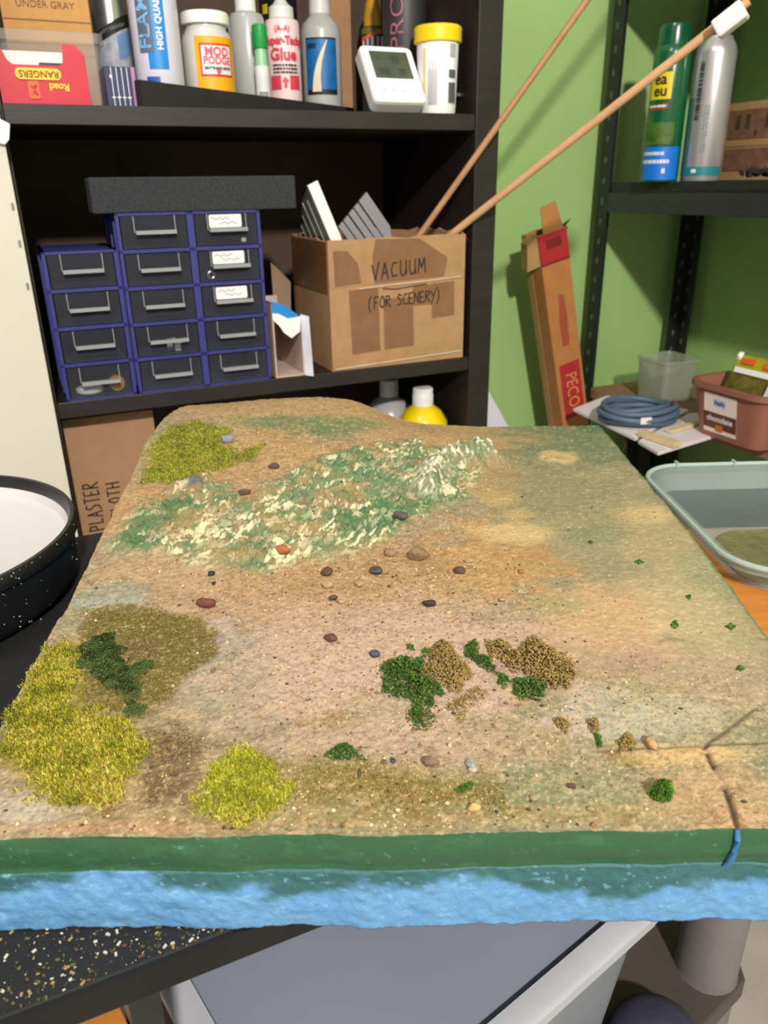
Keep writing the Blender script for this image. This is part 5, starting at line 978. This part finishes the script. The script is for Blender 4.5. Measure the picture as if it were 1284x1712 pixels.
pillow(.098, .0722, .108, .0035).build('header', mat('yellow_header', (170, 158, 30), .35, var=.2, scale=40, coat=.4), o, smooth=True)
MB().box(-.040, .040, -.0062, -.005, .074, .084).build('white_strip', WHITE, o); MB().box(-.032, -.004, -.0055, -.0036, .092, .102).build('orange_print', ORA, o); MB().box(.016, .046, -.0055, -.0036, .090, .101).build('orange_print', ORA, o)
MB().box(.047, .051, -.012, -.006, .0, .07).build('sealed_edge', mat('foil_white', (226, 226, 230), .2, coat=.5), o); pillow(.012, .0, .014, .006).build('foil_corner', WHITE, o, loc=(-.046, 0, .098))
o = empty('silver_sachet', W(tu+.066, tv_-.132, DZ+.026)); o.rotation_euler = (Matrix.Rotation(ANG-math.pi/2, 3, 'Z') @ Matrix.Rotation(math.radians(-14), 3, 'X')).to_euler(); tag(o, 'crumpled silver bag in the brown tub by the frame edge', 'bag')
pillow(.044, 0, .085, .007).build('bag', mat('silver_bag', (150, 148, 152), .2, metal=.6, var=.3, scale=60, bump=.8, bscale=80), o, smooth=True)
# clear box behind the coil
cb = onz(1112, 660, DZ+.03); o = thing('clear_box', 'clear plastic box behind the cable coil on the desk', 'box', (cb.x+.03, cb.y+.085, DZ+.0003), ANG)
m = shell(MB(), .085, .085, .095, .095, .092, r=.012, rim=.003); m.build('box_body', clear('hazy_plastic', (170, 176, 156), .42, .2), o, smooth=True)
o = MB().tube([onz(1050, 728, DZ), onz(1046, 745, DZ-.02), onz(1034, 800, DZ-.14)], .0035, 8).build('dark_cable', mat('maroon_cable', (60, 36, 38), .5), None, smooth=True); tag(o, 'dark maroon cable hanging down from the desk papers', 'cable')
# ------------------------------------------------------------------ right: clear lid tub on an orange board
RZ = .850
ob = thing('wooden_bench', 'orange-brown wooden bench under the shallow clear tub on the right', 'bench', (.232, .330, 0), math.radians(3)); OW = mat('orange_wood', (190, 118, 48), .6, var=.15, scale=24, stretch=(1, 6, 1)); MB().box(0, .50, 0, .33, TB+.0004, TB+.0166).build('bench_top', OW, ob, bevel=.001); [MB().box(x, x+.03, y, y+.03, 0, TB+.0004).build('leg', OW, ob) for x in (.46,) for y in (.02, .28)]
a, b, c = onz(1062, 782, RZ), onz(1284, 756, RZ), onz(1208, 968, RZ)
ra = math.radians(1.5); tw_, td_ = .30, .222
ctr = Vector((a.x+.001, a.y+.004, 0))+Vector((math.cos(ra), math.sin(ra), 0))*(tw_/2)-Vector((-math.sin(ra), math.cos(ra), 0))*(td_/2)
o = thing('clear_tub', 'shallow translucent tub with olive turf inside to the right of the board', 'tub', (ctr.x, ctr.y, TB+.0172), ra)
hT_ = RZ-TB-.0172
m = shell(MB(), tw_-.026, td_-.026, tw_-.012, td_-.012, hT_, t=.0015, rim=.006, r=.036, rimh=.006); m.build('tub_body', FROST, o, smooth=True)
MB().tube([(x, y, hT_) for x, y in rrect(-tw_/2, tw_/2, -td_/2, td_/2, .042, 10)], .0022, 8, closed=True).build('rim_bead', clear('rim_plastic', (186, 202, 194), .6, .25), o, smooth=True)
m = MB()
for a_ in np.linspace(-.11, .11, 5): MB().box(a_-.0012, a_+.0012, td_/2-.004, td_/2+.004, hT_-.001, hT_+.0034).build('rim_rib', clear('rim_plastic', (186, 202, 194), .6, .25), o)
tq = [(x, y-.012*math.sin(x*30)*(y > -.05)) for x, y in rrect(-tw_/2+.018, tw_/2-.018, -td_/2+.018, -.002, .024)]
m = MB(); loft(m, [[(x, y, .0022) for x, y in tq], [(x, y, .006+.003*math.sin(x*60)) for x, y in tq]]); s_ = m.build('turf', mat('olive_turf', (100, 98, 58), .9, var=.2, scale=120, bump=.6, bscale=500), None, (ctr.x, ctr.y, TB+.0172), (0, 0, ra)); tag(s_, 'olive turf lying in the shallow clear tub', 'turf', kind='stuff')
MB().box(-tw_/2+.016, tw_/2-.016, .012, td_/2-.016, .0018, .0024).build('tub_floor', mat('slate_film', (92, 100, 100), .3, var=.06), o)
m = MB().tube([(.026*math.cos(t)*1.1+.055, .018*math.sin(t)-.008, .0095) for t in np.linspace(0, 2*math.pi, 33)[:-1]], .0008, 6, closed=True); m.build('moulded_ring', clear('rim_plastic', (186, 202, 194), .6, .25), o)
MB().box(-.052, -.046, -.004, .022, .0026, .0034).build('moulded_bar', clear('rim_plastic', (186, 202, 194), .6, .25), o, rot=(0, 0, .5))
# ------------------------------------------------------------------ below: plastic shelving tier with tub, boxes, navy bundle
A2 = math.radians(37); e1 = Vector((math.cos(A2), math.sin(A2), 0)); e2 = Vector((-math.sin(A2), math.cos(A2), 0)); PZ2 = .45
pcn = onz(1246, 1626, PZ2); k1, k2 = pcn.dot(e1), pcn.dot(e2)
o = thing('plastic_rack', 'dark plastic storage rack with grey tube posts under the table', 'rack', (pcn.x, pcn.y, 0), A2)
RK_ = mat('dark_plastic', (74, 66, 64), .45, var=.08); GP = mat('grey_tube', (112, 106, 106), .4, var=.05)
def cham(x0, x1, y0, y1, c): return [(x0+c, y0), (x1-c, y0), (x1, y0+c), (x1, y1-c), (x1-c, y1), (x0+c, y1), (x0, y1-c), (x0, y0+c)]
for z in (PZ2, .10): MB().prism(cham(-.448, .012, -.004, .40, .018), z-.022, z).build('tier', RK_, o, bevel=.002)
pp = onz(1180, 1616, PZ2)-pcn; px_, py_ = pp.dot(e1), pp.dot(e2)
for x, y in ((px_, py_), (px_, .36), (-.43, .36)):
    MB().lathe([(.027, PZ2), (.026, PZ2+.003), (.026, TB-.0155)], 28).build('post', GP, o, loc=(x, y, 0), smooth=True)
for x, y in ((px_, py_), (-.43, .05), (px_, .36), (-.43, .36)): MB().lathe([(.027, .0), (.027, PZ2-.022)], 28).build('post', GP, o, loc=(x, y, 0), smooth=True)
# lidded tub
LZ = .655; l1, l2 = .080, .184
o = thing('storage_tub', 'large translucent grey storage tub with pale raised rim under the board', 'tub', tuple(e1*.238+e2*(l2+.11)+Vector((0, 0, PZ2+.0003))), A2)
hL = LZ-PZ2; w1_, d1_ = .318, .22
TUBM = clear('smoky_plastic', (150, 154, 162), .72, .28)
def rg(w_, d_, z, r): return [(x, y, z) for x, y in rrect(-w_/2, w_/2, -d_/2, d_/2, r)]
m = MB(); loft(m, [rg(w1_-.06, d1_-.06, 0, .03), rg(w1_-.022, d1_-.022, hL-.012, .035)], cap1=False); m.build('tub_body', TUBM, o, smooth=True)
m = MB(); loft(m, [rg(w1_-.012, d1_-.012, hL-.014, .035), rg(w1_, d1_, hL-.010, .04), rg(w1_, d1_, hL-.002, .04), rg(w1_-.006, d1_-.006, hL, .037), rg(w1_-.034, d1_-.034, hL, .026), rg(w1_-.038, d1_-.038, hL-.006, .024)], cap0=False, cap1=False); m.build('rim', clear('pale_rim', (184, 185, 192), .88, .25), o, smooth=True, auto=50)
m = MB(); loft(m, [rg(w1_-.0378, d1_-.0378, hL-.0075, .024), rg(w1_-.0378, d1_-.0378, hL-.006, .024)]); m.build('lid', mat('smoky_lid', (132, 136, 152), .33, var=.05, scale=8), o)
def pbox(nm, px, py, z, w_, d_, label, m, rot, zb): 
    p = onz(px, py, z); o = MB().box(-w_, 0, -d_/2, d_/2, zb, z).build(nm, m, None, (p.x, p.y, 0), (0, 0, rot), bevel=.001); return tag(o, label, 'box')
pbox('cardboard_carton', 290, 1700, .63, .018, .10, 'plain brown carton between table leg and storage tub', mat('dull_tan', (142, 118, 92), .85, var=.08), A2, .0004)
pbox('orange_box', 214, 1712, .60, .034, .06, 'orange-brown box at the bottom edge left of the table leg', mat('orange_card', (190, 122, 44), .7, var=.1), A2, .0004)
nb = e1*.402+e2*.19; m = MB(); m.lathe([(.036, 0), (.040, .006), (.039, .022), (.033, .038), (.02, .048), (.001, .052)], 36)
o = m.build('navy_pouch', mat('navy_fabric', (52, 50, 72), .8, var=.1, scale=60, bump=.2), None, (nb.x, nb.y, PZ2+.0004), smooth=True); tag(o, 'dark navy rounded bundle beside the storage tub', 'bundle')
